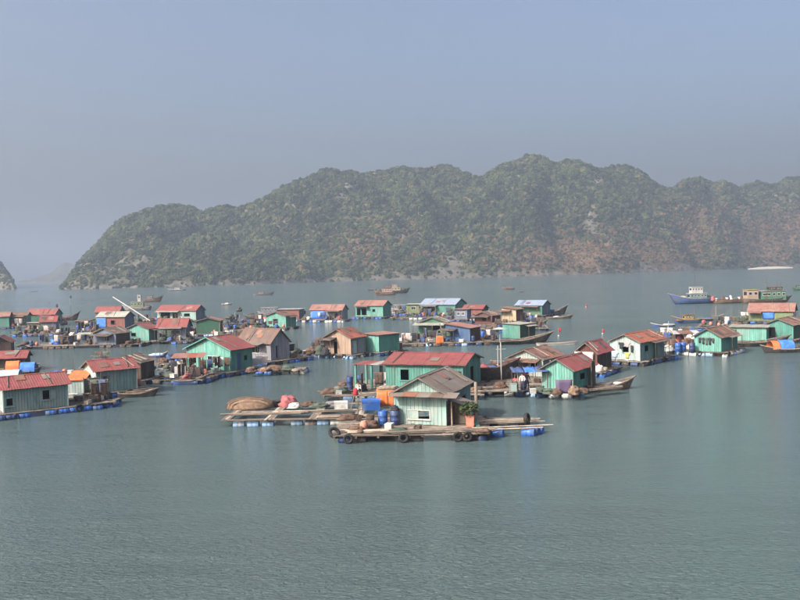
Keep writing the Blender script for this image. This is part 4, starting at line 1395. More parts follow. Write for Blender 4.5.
# ---- middle back
house('shack', 'patched plywood shack with rusty orange roof standing alone at mid water', (351, 354.5), 58, A=326, C=365, h=2.4, rise=1.05, wallL='plywood', wallR='lilac_grey', roof='roof_orange',
      openL=[(.52, .68, .03, 1.7, 'hole')], openR=[D_(.08, .45, 1.85, 'aqua_white')], over=.4)
house('mflat', 'teal box hut with flat roof attached beside the plywood shack', (379, 352), 45, A=364.5, C=399, h=2.35, rise=.2, kind='flat', wallL='teal_sunlit', wallR='teal', roof='roof_pink')
house('mtarp', 'pale grey house with pink red roof and blue tarpaulin front', (342, 319.5), 68, A=311, C=347.5, h=2.4, rise=1.1, ridge='v', wallL='lilac_grey', roof='roof_pink')
house('mteal', 'pale teal hut with pinkish roof and open store on its side', (383, 316.5), 62, A=356, C=391, h=2.75, rise=1.1, ridge='v', wallL='teal_sunlit', wallR='teal', roof='roof_pink',
      openL=[(.60, .78, .3, 2.0, 'hole'), (.82, .96, .3, 2.0, 'hole'), W_(.28, .38, 1.2, 1.8, 'bare', 'teal')])
house('mcabin', 'small cream green hut with white roof between the teal hut and blue roofed house', (419, 313), 66, A=407, C=421.5, h=2.2, rise=.2, kind='flat', wallL='green_yellow', roof='roof_white', cat='hut', name='floating_hut',
      openL=[W_(.3, .6, .9, 1.6)])
house('mblue', 'long teal house with pale blue tin roof at the back of the village', (455, 314.5), 60, A=421, C=466, h=2.5, rise=1.3, ridge='v', wallL='teal', wallR='teal', roof='roof_blue',
      openL=[(.62, .80, .5, 2.0, 'hole')])
house('mteal2', 'small bright teal gabled hut with dark window by the long walkway', (286, 327), 58, A=267, C=296, h=2.35, rise=.8, wallL='teal_sunlit', wallR='teal', roof='roof_brown',
      openL=[W_(.42, .66, .95, 1.6, 'bare', 'green_dark')])
house('mwhiteroof', 'red and white hut with flat white roof behind the small bright teal hut', (299, 319), 66, A=278, C=304, h=2.3, rise=.2, kind='flat', wallL='brick_red', wallR='blue_grey', roof='roof_white')
house('mdblue', 'deep blue hut with faded pink lean to roof on the long raft', (470, 341.5), 58, A=446, C=480, h=2.1, rise=.55, kind='shed', wallL='blue', wallR='brown', roof='roof_pink')
house('mgable', 'teal gabled hut half hidden by hanging gear on the long raft', (446, 334), 70, A=419, C=450, h=2.1, rise=.85, wallL='green', wallR='teal', roof='roof_pale',
      openL=[(.2, .45, .1, 1.6, 'hole')])
house('mbrown', 'brown plank hut with low gable behind the deep blue hut', (492, 324), 55, A=475, C=500, h=1.75, rise=.75, wallL='brown_red', wallR='brown', roof='roof_brown',
      openL=[W_(.35, .55, .7, 1.2, 'bare', 'brown')])
house('mbw', 'tiny blue and white hut with reddish flat roof behind the deep blue hut', (467, 319), 60, A=455, C=471, h=2.1, rise=.2, kind='flat', wallL='blue_grey', roof='roof_pink', cat='hut', name='floating_hut',
      openL=[W_(.2, .42, .9, 1.5), W_(.58, .8, .9, 1.5)])
house('mredlow', 'low hut with red roof just behind the brown plank hut', (482, 317), 66, A=463, C=488, h=1.9, rise=.8, ridge='v', wallL='brick_red', wallR='brown', roof='roof_red')
house('mcream', 'cream coloured hut with red brown lean to roof near the dark boats', (516, 321), 55, A=502, C=523, h=2.4, rise=.4, kind='shed', wallL='cream', wallR='brown_red', roof='roof_brown')
house('mgreen', 'green house with blue roofed end beside a dark boat at the back', (542, 315), 60, A=516, C=550, h=2.3, rise=1.0, ridge='v', wallL='green', wallR='blue_grey', roof='roof_blue')
house('mboatgreen', 'dark green box hut with flat roof riding on a long dark boat', (520, 338.5), 48, A=503, C=535, h=2.15, rise=.2, kind='flat', wallL='teal', wallR='green_dark', roof='roof_pale', over=.2)

# ---- extra parts on houses
H = HOUSES['front']
for k in range(5):
    w_ = (H['Lv'] + 1.3) / 5
    hpart_box(H, 'awning_sheet', 'roof_brown' if k % 2 else 'roof_grey', -.95, .05, -1.1 + k * w_, -1.1 + (k + 1) * w_ - .015, 2.27 + .012 * (k % 2), 2.30 + .012 * (k % 2), rot=(0, rad(-14), 0))
for v_ in (-.3, H['Lv'] - .1):
    hpart_box(H, 'awning_strut', 'pole_wood', -.5, -.45, v_, v_ + .05, 1.9, 2.2)
t = thing('lean_to', 'small lean to shelter with slanting roof beside the pale teal front hut', 'shelter', H['P'] + H['u'] * 1.1 - H['v'] * .95, rad(H['th']))
for (x, y, z) in ((-.95, -.7, 1.35), (.95, -.7, 1.35), (-.95, .55, 1.75), (.95, .55, 1.75)):
    bar('post', t, 'pole_wood', (x, y, 0), (x, y, z), .08, None, True)
for k in range(3):
    box('roof_sheet', t, 'roof_grey', (.68, 1.6, .03), (-.67 + k * .67, -.1, 1.62 + .012 * (k % 2)), rot=(rad(17), 0, 0))
box('back_panel', t, 'brown', (1.9, .04, 1.3), (0, .5, .7))
bar('plank', t, 'green', (-1.15, -1.5, .04), (-.4, -.6, 1.05), .3, .05)

def tarp_on_wall(hk, label, f0, f1, z0, z1, mat, side='L', out=.12, prof=None):
    H = HOUSES[hk]
    if side == 'L': P = H['P'] + H['v'] * (H['Lv'] * (f0 + f1) / 2) - H['u'] * out; w = H['Lv'] * (f1 - f0); rz = rad(H['th'] + 90)
    else: P = H['P'] + H['u'] * (H['Lu'] * (f0 + f1) / 2) - H['v'] * out; w = H['Lu'] * (f1 - f0); rz = rad(H['th'])
    o = hanging(None, 'tarpaulin', P + UZ * z1, w, z1 - z0, mat, rz, prof)
    return tag(o, label, 'tarpaulin')
tarp_on_wall('rback', 'bright blue tarpaulin hung on the long green walled house', .42, .68, .3, 1.8, 'tarp_blue')
tarp_on_wall('lbrick', 'bright blue tarpaulin hung on the brick red house', .66, 1.02, .6, 3.0, 'tarp_blue')
tarp_on_wall('mtarp', 'deep blue tarpaulin covering the front of the pale grey house', .52, .98, .2, 2.2, 'tarp_blue')
tarp_on_wall('darkred', 'dirty white sheet spread over the gable of the dark brown house', .1, 1.0, .9, 2.05, 'tarp_white', out=.35)
for i, (f, m_, w_) in enumerate(((.80, 'cloth_dark', .16), (.66, 'cloth_dark', .13), (.53, 'net_green', .13), (.41, 'cloth_dark', .14), (.28, 'hull_black', .12))):
    o = tarp_on_wall('hung', 'dark garment hung on the gable of the bright teal house', f - w_ / 2, f + w_ / 2, R.uniform(.75, 1.1), 1.75, m_, prof=SHIRT if i % 2 else TROUSERS)
    o.name = 'garment'; o['category'] = 'garment'; o['group'] = 'dark garments on the teal gable'
for (f, z0, z1, w_, m_, lb) in ((.62, 1.35, 2.1, .2, 'cloth_dark', 'dark shirt hung high on the pale aqua gable'), (.40, 1.55, 2.2, .14, 'cloth_pink', 'pink cloth hung on the pale aqua gable'), (.25, 1.0, 1.8, .16, 'cloth_dark', 'dark trousers hung near the corner of the pale aqua house'),
                             (.86, .25, 1.0, .28, 'tarp_lightblue', 'light blue cloth hung low on the pale aqua gable'), (.42, .25, .95, .2, 'cloth_yellow', 'yellow cloth hung low on the pale aqua gable')):
    o = tarp_on_wall('white', lb, f - w_ / 2, f + w_ / 2, z0, z1, m_, prof=TROUSERS if 'trousers' in lb else SHIRT); o.name = 'garment'; o['category'] = 'garment'

# ---- rafts carrying the houses
B5 = ('barrel_blue', 'barrel_navy', 'hull_black', 'barrel_navy')
BW = ('foam', 'barrel_sky', 'barrel_sky', 'barrel_navy')
BD = ('barrel_navy', 'rubber', 'barrel_blue')
raft_px('front', 'weathered plank raft with tyres carrying the pale teal front hut', (490, 441), 88, A=333, Lu=7.2, floats=('rubber', 'hull_black', 'rubber', 'barrel_navy'), tyres=7, inset=.5, along='v')  # shadow under the deck put into the near-black float colours
raft_px('fleft', 'long lattice raft on blue and white barrels left of the front hut', (402, 423.5), 87.5, A=226, Lu=7.2, style='lattice', floats=('foam', 'barrel_sky', 'barrel_sky', 'hull_grey'), tyres=5, along='v', cell=3.4)
raft_px('long', 'wide plank raft under the long teal house with bright red roof', (482, 401), 82, A=323, Lu=11, floats=('foam', 'barrel_sky', 'barrel_navy'), tyres=3, along='v', keep=.93)
raft_px('tealmid', 'deck on pale floats with tyres in front of the bright teal gabled house', (578, 398.5), 68, A=474, Lu=8.5, floats=BW, tyres=6, along='v', keep=.96)
raft_for('redplank', 'plank raft under the red plank fronted house', 2.5, 1.0, 1.2, 1.0, floats=BD)
raft_for('darkred', 'plank raft on blue floats under the dark brown house', 1.0, 1.0, 1.0, 1.0, floats=B5)
raft_for('white', 'plank raft on blue floats under the pale aqua white house', 2.0, 2.4, .9, .7, floats=B5, tyres=3)
raft_for('hung', 'plank raft on white floats under the bright teal house with hung garments', 7.5, .8, .9, .8, floats=('foam', 'foam', 'barrel_sky'), tyres=4)
raft_for('lowlong', 'dark raft under the long low pale teal hall', .8, .6, .8, .6, floats=BD)
raft_for('rgable', 'raft under the teal gabled house beside the covered sampan', .6, .6, .8, .6, floats=BD)
raft_for('rback', 'raft under the long green walled house', 1.5, .6, .9, .6, floats=B5)
raft_for('lteal', 'broad plank raft under the teal house with white framed window', 4.0, 1.2, 1.3, .7, floats=B5, tyres=4, keep=.94)
raft_for('tiled', 'plank raft under the house with mottled brown tiled roof', 2.0, 3.5, 1.0, 1.0, floats=BD)
raft_for('lfront', 'raft on a row of blue barrels under the grey teal hut at the left edge', 1.5, 4.0, 1.0, .55, floats=('barrel_blue', 'barrel_blue', 'barrel_navy'), along='u', tyres=1)
raft_for('lsecond', 'raft on blue barrels under the grey teal house with orange awning', 2.0, 1.5, 3.6, .7, floats=('barrel_blue', 'barrel_navy'), along='u', tyres=3)
raft_for('lshed', 'raft under the dark brown plank shed', 1.0, 1.2, .8, .8, floats=B5)
raft_for('lbrown', 'raft under the dark brown gabled hut at the left edge', 1.5, 1.0, 1.0, .5, floats=BD)
raft_for('ltarps', 'raft under the low dark hut with red roof', 1.0, 2.0, 1.0, .8, floats=BD)
raft_px('lwalk', 'long walkway raft with scattered gear in front of the dark weathered hut', (141, 347), 88.6, A=12, Lu=5.5, floats=('dark_wood', 'barrel_navy', 'hull_black'), tyres=3)
raft_for('lgreenlit', 'raft under the bright teal gabled hut on the left', 1.0, 2.5, .8, .6, floats=BD)
raft_for('lbluegrey', 'raft under the blue grey house with white windows', .4, .8, 1.6, 1.4, floats=B5)
raft_for('lbrick', 'raft under the tall brick red house', 5.0, .8, 1.2, .8, floats=BD, style='lattice')
raft_for('lbackred', 'raft under the low house with dusky red roof', 1.0, 2.2, .9, 3.0, floats=BD)
raft_for('lfarteal', 'raft under the teal house of the left back row', .6, .8, .9, .3, floats=BD)
raft_for('lfargreen', 'raft under the green house with two small windows', .3, .8, 1.6, .3, floats=BD)
raft_for('lfarlong', 'raft under the long house with grey green end wall', .5, 1.2, .9, 1.0, floats=BD)
raft_for('lfarsmall', 'raft under the slate blue hut and its cream porch', 4.2, .7, .9, 1.2, floats=B5)
raft_for('lbackopen', 'raft under the long house with half open store front', 1.0, 1.5, 1.3, .8, floats=BW)
raft_for('ldarkgreen', 'raft under the dark green hut', 3.0, 1.0, 1.2, .6, floats=BW)
raft_for('shack', 'raft under the patched plywood shack', 2.6, 1.0, .9, .7, floats=BW, tyres=3)
raft_for('mflat', 'raft under the teal box hut beside the shack', .4, 1.0, .8, .7, floats=BD, tyres=3)
raft_for('mtarp', 'narrow white edged raft under the pale grey house with blue tarpaulin', 2.5, .8, 1.4, .9, floats=('foam', 'barrel_blue'))
raft_for('mteal', 'raft under the pale teal hut with open store', .8, .6, .9, .7, floats=BD)
raft_for('mcabin', 'raft under the small cream green hut', 4.0, .5, 1.0, .4, floats=BD)
raft_for('mblue', 'raft under the long teal house with pale blue roof', .6, .8, 1.2, .8, floats=BD)
raft_for('mteal2', 'raft under the small bright teal gabled hut', .8, .6, .8, .6, floats=BD, tyres=3)
raft_for('mwhiteroof', 'raft under the red and white hut with flat white roof', .8, 2.0, 1.0, .6, floats=BW)
raft_px('mwalk', 'long low walkway raft with white edge left of the small bright teal hut', (284, 331), 88.6, A=204, Lu=3.6, floats=('foam', 'dark_wood'))
raft_px('mlong', 'long crowded raft carrying the deep blue hut and its neighbours', (500, 345), 88.6, A=396, Lu=11, floats=('barrel_sky', 'barrel_navy', 'dark_wood', 'dark_wood'), tyres=4)
raft_for('mbrown', 'raft under the brown plank hut', 1.5, .8, .8, .6, floats=BD)
raft_for('mbw', 'raft under the tiny blue and white hut', 1.0, .6, .8, .3, floats=BD)
raft_for('mredlow', 'raft under the low hut with red roof', .6, .6, .8, .6, floats=BD)
raft_for('mcream', 'raft under the cream coloured hut', 1.0, 3.0, .8, .8, floats=BD)
raft_for('mgreen', 'raft under the green house with blue roofed end', .6, 4.5, 1.4, .8, floats=BD)
raft_px('ljetty', 'pale gapped plank raft between the dark shed and the red roofed teal house', (203, 384.5), 80, A=152, Lu=12, style='deck', keep=.55, floats=('barrel_blue', 'barrel_navy', 'hull_black'), along='v')
raft_px('lnets', 'gapped plank raft behind the long grey teal hut', (98, 381), 84, A=48, Lu=13, style='deck', keep=.55, floats=BD, along='v')
raft_px('lspit', 'small raft of poles on barrels jutting from the left edge hut', (112, 407), 84, A=66, Lu=2.6, floats=('barrel_blue', 'foam'), along='v', keep=.7)
raft_px('tspit', 'low pointed raft loaded with nets right of the red roofed teal house', (303, 374), 84, A=255, Lu=3.0, floats=('barrel_blue', 'foam'), along='v', keep=.8)
raft_px('tlink', 'narrow plank walkway from the tiled house towards the plywood shack', (331, 357.5), 86, A=288, Lu=1.8, floats=('barrel_navy', 'foam'), along='v')
raft_px('lgear', 'low raft heaped with gear beyond the slate blue hut', (99, 333), 86, A=60, Lu=9, style='lattice', floats=BD)

# ---- pontoon with blue barrels on the right of the front raft
Pa = at(492, 438, 0)
t = thing('barrel_pontoon', 'two pale poles laid over bright blue barrels beside the front raft', 'pontoon', Pa, rad(3))
s_ = FPX / proj(Pa)[2]
for (x, y) in ((.35, .35), (.45, 1.05), (2.6, .3), (3.0, .75), (3.4, 1.15)):
    o = mesh_obj('float_barrel', None, None, None, t, me=shared('barrel', 'barrel_blue', _barrel, True))
    o.scale = (1.1, 1.1, 1.05); o.location = (x - .35, y + .3, .2); o.rotation_euler = (rad(90), 0, rad(58 + R.uniform(-8, 8)))
for (y, z, x0, x1) in ((.15, .57, -1.6, 3.7), (.95, .57, -1.3, 4.6)):
    bar('pole', t, 'pole_wood', (x0, y, z), (x1, y + .1, z), .11, None, True)
plank_pile(at(508, 422.5, DECK), 'stack of brown poles behind the blue barrel pontoon', 9, 4.6, rad(4), 'pole_wood', None, 'pole_stack', True)
t = raft_px('back', 'narrow pole raft behind the blue barrel pontoon', (533, 427), 86, A=488, Lu=1.3, floats=('rubber',), along='v', keep=.8)
o = simple('tyre', 'big black tyre standing at the end of the narrow pole raft', 'tyre', at(527, 424.5, DECK) + UZ * .42, 'tyre', _tyre, 'rubber', (1.2, 1.2, 1.5)); o.rotation_euler = (rad(84), 0, rad(60))
o = simple('tyre', 'black tyre lying on the left tip of the front raft', 'tyre', at(334.5, 434.5, DECK) + UZ * .12, 'tyre', _tyre, 'rubber', (1.3, 1.3, 1.3)); o.rotation_euler = (rad(50), 0, rad(40))

# ---- more of the connected raft field
raft_px('g1', 'field of loose planks between the blue grey house and the red roofed teal house', (199, 369), 84, A=148, Lu=20, style='deck', keep=.5, floats=BD, along='v')
raft_px('g2', 'plank raft with heaped gear below the dark green hut', (236, 347), 86, A=196, Lu=9, style='lattice', floats=BD, cell=2.4)
raft_px('g3', 'lattice raft crowded with gear below the cream hut', (548, 331), 84, A=480, Lu=12, style='lattice', floats=BD, cell=2.6)
raft_px('g4', 'long thin walkway in front of the pale blue roofed house', (470, 318.5), 86, A=390, Lu=3.5, floats=('foam', 'dark_wood', 'barrel_navy'))
raft_px('g5', 'lattice raft with gear between the white house and the hung garments', (701, 345), 72, A=656, Lu=13, style='lattice', floats=BD, cell=2.6)
raft_px('g6', 'low lattice raft beyond the brick red house', (160, 324), 86, A=126, Lu=10, style='lattice', floats=BD, cell=2.8)
raft_px('g7', 'low lattice raft left of the long walkway raft', (98, 338), 86, A=58, Lu=6, style='lattice', floats=BD, cell=2.4)
raft_px('g8', 'dark raft with gear in front of the left back row', (56, 336), 88, A=10, Lu=4, floats=BD, keep=.8)
raft_px('g9', 'raft of old planks between the yellow boat and the long low hall', (747, 331), 66, A=697, Lu=9, style='lattice', floats=BD, cell=2.6)
raft_px('g10', 'raft with drying gear behind the small bright teal hut', (268, 325), 86, A=222, Lu=6, style='lattice', floats=BD, cell=2.6)

# ---- patches, battens, awnings and aerials on the houses
for i, (hk, rg, pt, bt) in enumerate((('front', 'u', 2, 3), ('long', 'v', 1, 1), ('tealmid', 'u', 1, 2), ('redplank', 'u', 4, 4), ('darkred', 'u', 2, 2), ('white', 'u', 2, 2), ('hung', 'u', 3, 3), ('rgable', 'u', 2, 2), ('rback', 'v', 2, 2),
                                      ('lteal', 'u', 1, 1), ('tiled', 'v', 4, 2), ('lfront', 'u', 2, 2), ('lsecond', 'u', 2, 2), ('lshed', 'u', 2, 3), ('ltarps', 'v', 2, 2), ('ldark', 'u', 3, 3), ('lgreenlit', 'u', 1, 2), ('lbluegrey', 'v', 2, 2), ('lbrick', 'v', 3, 2),
                                      ('lbackopen', 'v', 3, 2), ('ldarkgreen', 'u', 1, 1), ('shack', 'u', 5, 3), ('mtarp', 'v', 3, 2), ('mteal', 'v', 2, 2), ('mblue', 'v', 2, 2), ('mteal2', 'u', 2, 1), ('mgable', 'u', 3, 3), ('mbrown', 'u', 3, 3), ('mgreen', 'v', 2, 2), ('lfarlong', 'v', 3, 2), ('lfarsmall', 'v', 2, 1), ('mredlow', 'v', 2, 2))):
    roof_extras(hk, rg, pt, bt, 300 + i)
for hk, sd, f0, f1, dp, mt in (('redplank', 'L', .05, .95, 1.3, 'roof_brown'), ('white', 'R', .35, .95, 1.0, 'roof_dark'), ('hung', 'R', .3, .95, .9, 'roof_grey'), ('ldark', 'L', .1, .95, 1.5, 'roof_dark'), ('lbluegrey', 'L', .1, .9, 1.3, 'roof_grey'), ('lfarlong', 'L', .05, .5, 1.6, 'roof_dark'),
                               ('lbackopen', 'L', .4, 1.0, 1.4, 'roof_pale'), ('shack', 'L', .55, 1.3, 1.5, 'roof_dark'), ('mtarp', 'L', .02, .5, 1.5, 'roof_brown'), ('mteal', 'L', .5, 1.0, 1.2, 'roof_dark'), ('mblue', 'L', .5, .98, 1.6, 'roof_grey'), ('mgable', 'L', .0, 1.15, 1.7, 'roof_pale'), ('mdblue', 'L', .5, 1.2, 1.4, 'roof_dark'),
                               ('mbrown', 'L', .1, 1.1, 1.2, 'roof_dark'), ('mcream', 'L', .3, 1.3, 1.3, 'roof_brown'), ('mgreen', 'L', .1, .8, 1.4, 'roof_dark'), ('mteal2', 'R', .2, .95, 1.0, 'roof_brown'), ('lfargreen', 'L', .1, .9, 1.3, 'roof_brown'), ('tiled', 'L', .15, .75, 1.4, 'roof_grey'), ('lgreenlit', 'R', .1, .95, 1.1, 'roof_dark'), ('mboatgreen', 'R', .3, .95, .9, 'roof_pale'), ('rback', 'L', .7, 1.0, 1.4, 'roof_brown'), ('lbackred', 'L', .1, .8, 1.4, 'roof_dark')):
    awning(hk, sd, f0, f1, dp, mt)
for hk, f, g, hh in (('long', .3, .5, 1.6), ('white', .9, .4, 1.5), ('lteal', .9, .6, 1.7), ('lbluegrey', .5, .3, 1.6), ('lbackopen', .5, .6, 2.0), ('mblue', .5, .25, 1.8), ('mteal', .6, .7, 1.8), ('rback', .5, .5, 1.8), ('lfarlong', .5, .3, 1.9), ('mgreen', .5, .5, 1.8), ('lbrick', .6, .5, 1.6), ('tealmid', .9, .5, 1.4)):
    aerial(hk, f, g, hh)

# ================================================================== boats
boat('blue fishing boat with white wheelhouse and tall mast anchored at the right', 671, 716, 304, 'L', 4, fb=1.5, bowh=1.7, hmat='hull_blue', rail='lilac_grey', beam=3.8,
     cabins=[(.36, .40, 1.9, 'teal_grey', 'roof_white', 5), (.38, .26, 1.7, 'white_paint', 'roof_white', 4, 1.98)], masts=[(.40, 9.0, 'grey_wood'), (.75, 4.5, 'grey_wood'), (.08, 4.0, 'grey_wood')], loads=[(.68, 1.4, 1.2, 1.2, 'cream'), (.80, .9, .9, .9, 'net_brown'), (.10, 1.0, 1.0, 1.2, 'net_green')])
boat('long dark barge heaped with gear behind the blue fishing boat', 712, 752, 303.5, 'L', 2, fb=1.1, bowh=.3, hmat='hull_brown', rail='brown_red', name='barge', beam=3.4,
     loads=[(.06 + .068 * q, R.uniform(.4, .9), R.uniform(.5, 1.0), R.uniform(.6, 1.5), R.choice(['net_brown', 'net_green', 'cloth_dark', 'tarp_pink', 'tarp_white', 'deck_wood', 'cloth_blue'])) for q in range(14)], masts=[(.45, 3.2, 'grey_wood')])
boat('green and yellow cabin boat with cluttered roof at the right edge', 744, 796, 303, 'R', 2, fb=1.1, bowh=.8, hmat='hull_brown', rail='green', beam=4.2,
     cabins=[(.17, .22, 3.0, 'plywood', 'yellow', 2), (.60, .50, 2.5, 'green', 'roof_pale', 5), (.45, .08, 2.55, 'yellow', 'roof_pale', 1), (.66, .26, 1.0, 'net_green', 'roof_brown', 2, 2.6)], masts=[(.5, 6.4, 'grey_wood'), (.72, 5.4, 'grey_wood'), (.8, 5.0, 'grey_wood')], loads=[(.88, .7, .7, .6, 'net_brown')])
boat('small dark green boat far out at the right edge', 793, 812, 290.5, 'L', 0, fb=.7, bowh=.7, hmat='green_dark', cabins=[(.6, .35, 1.5, 'green', 'roof_dark', 2)], masts=[(.5, 3.4, 'grey_wood')])
boat('yellow and teal fishing boat with pole frame above its deck', 673, 703, 323.5, 'L', 10, fb=.7, bowh=.9, hmat='hull_blue', rail='yellow', cabins=[(.45, .32, 1.2, 'yellow', 'roof_brown', 3)], masts=[(.72, 2.6, 'grey_wood'), (.2, 2.6, 'grey_wood')], loads=[(.8, .8, .7, .5, 'net_brown')])
boat('slim dark boat with a post moored beside the yellow fishing boat', 700, 724, 321, 'R', 4, fb=.5, bowh=.8, hmat='hull_black', masts=[(.72, 2.6, 'pole_wood')], loads=[(.4, 1.1, .5, .4, 'cloth_blue')], name='sampan')
boat('low blue and white skiff beyond the white house', 651, 676, 327, 'L', 3, fb=.35, bowh=.5, hmat='hull_blue', rail='white_paint', name='skiff', loads=[(.3, .9, .5, .35, 'tarp_lightblue'), (.65, .8, .5, .3, 'net_brown')])
boat('sampan with orange and blue tarpaulin cover at the right edge', 764, 806, 353, 'L', 3, fb=.5, bowh=.55, hmat='hull_black', rail='deck_wood', cover=[(.62, .80, 1.05, 'tarp_orange'), (.25, .62, 1.15, 'tarp_blue')], name='covered_sampan', beam=2.0)
boat('dark hulled boat lying under the long low pale teal hall', 727, 794, 346.5, 'R', 2, fb=.55, bowh=.9, hmat='hull_black', rail='deck_wood', name='sampan', beam=2.0)
boat('grey fishing boat anchored alone before the left slope of the hill', 253, 274, 295.3, 'R', 0, fb=.8, bowh=1.0, hmat='hull_grey', rail='hull_brown', cabins=[(.35, .3, 1.5, 'hull_grey', 'roof_dark', 3)], masts=[(.6, 3.4, 'grey_wood'), (.3, 3.5, 'grey_wood')], loads=[(.72, 1.3, .9, .6, 'net_brown')])
boat('larger brown fishing boat with raised stern in the far cluster', 374, 396, 295.5, 'L', 0, fb=1.5, bowh=1.6, hmat='hull_brown', rail='brown_red', cabins=[(.4, .5, 2.0, 'plywood', 'roof_pink', 4), (.35, .3, 1.4, 'brown_red', 'roof_brown', 3, 2.1)], masts=[(.66, 6.0, 'grey_wood'), (.3, 6, 'grey_wood')], loads=[(.78, 1.6, 1.1, 1.8, 'net_brown')])
boat('dark fishing boat tied behind the larger brown boat in the far cluster', 388, 410, 293.3, 'R', 0, fb=1.4, bowh=1.5, hmat='hull_black', rail='hull_brown', cabins=[(.35, .44, 2.0, 'cream', 'roof_brown', 3), (.3, .25, 1.4, 'plywood', 'roof_pink', 2, 2.1)], masts=[(.6, 6.2, 'grey_wood')], loads=[(.72, 1.7, 1.1, 1.6, 'net_green')])
boat('dark boat with drooping bow line left of the far cluster', 367, 377, 290.5, 'L', 0, fb=.6, bowh=.9, hmat='hull_black', name='sampan')
boat('lone brown boat with round cover in front of the hill foot', 502, 515, 289.6, 'L', 0, fb=.8, bowh=.7, hmat='hull_brown', rail='deck_wood', cabins=[(.42, .5, 1.2, 'roof_grey', 'roof_grey', 2)], masts=[(.5, 2.6, 'grey_wood')])
boat('tiny dark rowing boat near the lone brown boat', 518, 524, 292.3, 'L', 0, fb=.35, bowh=.3, hmat='hull_black', name='rowing_boat')
boat('pale fishing boat close under the left end of the hill', 167, 185, 290.6, 'L', 0, fb=.8, bowh=.9, hmat='hull_grey', rail='white_paint', cabins=[(.45, .3, 1.6, 'white_paint', 'roof_white', 3)], masts=[(.3, 3.2, 'grey_wood')], loads=[(.75, 1.2, .9, .5, 'net_brown')])
boat('brown fishing boat with white bridge beyond the brick red house', 143, 162, 302, 'R', 4, fb=1.5, bowh=1.4, hmat='hull_brown', rail='brown_red', cabins=[(.3, .36, 1.7, 'hull_grey', 'roof_dark', 3)], masts=[(.5, 4.2, 'grey_wood')], loads=[(.7, 1.2, .9, .8, 'net_brown')])
t, L_, bm, z = boat('cabin boat with white funnel and long slanting boom beyond the brick house', 122, 150, 310.5, 'L', 6, fb=1.1, bowh=.9, hmat='hull_grey', rail='white_paint', cabins=[(.48, .46, 2.2, 'green_yellow', 'roof_pale', 4), (.40, .12, 2.4, 'white_paint', 'roof_white', 1, 2.25)], masts=[(.4, 5.5, 'grey_wood')], loads=[(.12, 1.4, 1.0, 1.0, 'net_brown')])
d_ = ray(149, 319.5); q0 = CAM + d_ * (148 / d_.dot(_F)); d_ = ray(113, 297); q1 = CAM + d_ * (153 / d_.dot(_F))
t = thing('derrick', 'long white slanting spar on a post beside the bright teal gabled hut', 'derrick', (q0.x, q0.y, 0))
bar('post', t, 'grey_wood', (0, 0, -.5), (0, 0, q0.z + .2), .16, None, True)
bar('spar', t, 'roof_white', (0.25, -.2, q0.z - .2), Vector((q1.x - q0.x, q1.y - q0.y, q1.z)), .2, None, True)
boat('small white skiff with figures out on open water', 221, 232, 305, 'R', 0, fb=.4, bowh=.35, hmat='hull_brown', rail='white_paint', name='skiff', loads=[(.5, .8, .4, .5, 'foam')])
boat('small dark boat with a rounded load near the dark green hut', 225, 236, 319.5, 'R', 8, fb=.5, bowh=.3, hmat='hull_black', name='skiff', loads=[(.5, .8, .5, .9, 'net_green')])
boat('small dark boat with upright gear on open water', 236, 242, 311.5, 'R', 20, fb=.5, bowh=.4, hmat='hull_black', name='skiff', loads=[(.5, .6, .4, 1.0, 'hull_black')])
boat('dark fishing boat behind the walkway left of the bright teal hut', 245, 258, 319.5, 'L', 5, fb=.6, bowh=.8, hmat='hull_black', cabins=[(.5, .4, 1.1, 'brown', 'roof_dark', 2)], masts=[(.4, 3, 'grey_wood')])
boat('pinkish gear boat moored next to the small bright teal hut', 256, 270, 322, 'R', 0, fb=.6, bowh=.5, hmat='hull_brown', rail='tarp_pink', name='skiff', loads=[(.35, 1.0, .7, .9, 'net_brown'), (.65, .9, .6, .8, 'tarp_pink')])
boat('canopied boat with long white roof behind the small bright teal hut', 257, 279, 315, 'L', 0, fb=.6, bowh=.6, hmat='hull_grey', cabins=[(.45, .75, 1.7, 'blue_grey', 'roof_white', 5)], masts=[(.95, 3.4, 'grey_wood')])
boat('dark boat with high bow beyond the left back row', 60, 78, 320.5, 'R', 6, fb=.9, bowh=1.8, hmat='hull_black', rail='hull_brown', masts=[(.55, 4.4, 'grey_wood')], loads=[(.4, 1.2, .8, .6, 'net_brown')])
boat('long low dark boat lying beyond the left back row', 74, 97, 322.5, 'R', 0, fb=.5, bowh=.5, hmat='hull_black', name='sampan', loads=[(.4, 1.2, .6, .4, 'net_brown')])
boat('dark wooden boat with high bow beside the green house at the back', 546, 568, 314.5, 'R', 8, fb=1.0, bowh=1.5, hmat='hull_black', rail='hull_grey', loads=[(.4, 1.0, .8, .5, 'net_brown')])
boat('low dark sampan ahead of the high bowed boat at the back', 546, 574, 319, 'R', 3, fb=.4, bowh=.5, hmat='hull_brown', name='sampan', loads=[(.7, .8, .5, .5, 'net_green'), (.4, .8, .5, .4, 'foam')])
boat('long dark boat carrying the dark green box hut', 482, 555, 344.5, 'R', 6, fb=.55, bowh=1.2, hmat='hull_black', rail='deck_wood', name='barge', beam=3.0, loads=[(.78, .8, .6, .6, 'net_brown'), (.86, .6, .5, .5, 'foam')])
boat('thin pale outrigger boat lying off the long dark boat', 536, 578, 345, 'R', 0, fb=.25, bowh=.2, hmat='roof_white', rail='pole_wood', name='canoe', beam=.8)
boat('small brown boat between the cream hut and the green box hut', 524, 548, 326, 'R', 4, fb=.5, bowh=.7, hmat='hull_brown', name='sampan', loads=[(.4, 1.0, .6, .6, 'net_brown')])
boat('dark open boat moored below the brown plank hut', 486, 512, 328, 'R', 4, fb=.6, bowh=.8, hmat='hull_black', name='sampan', loads=[(.5, 1.0, .6, .5, 'net_brown')])
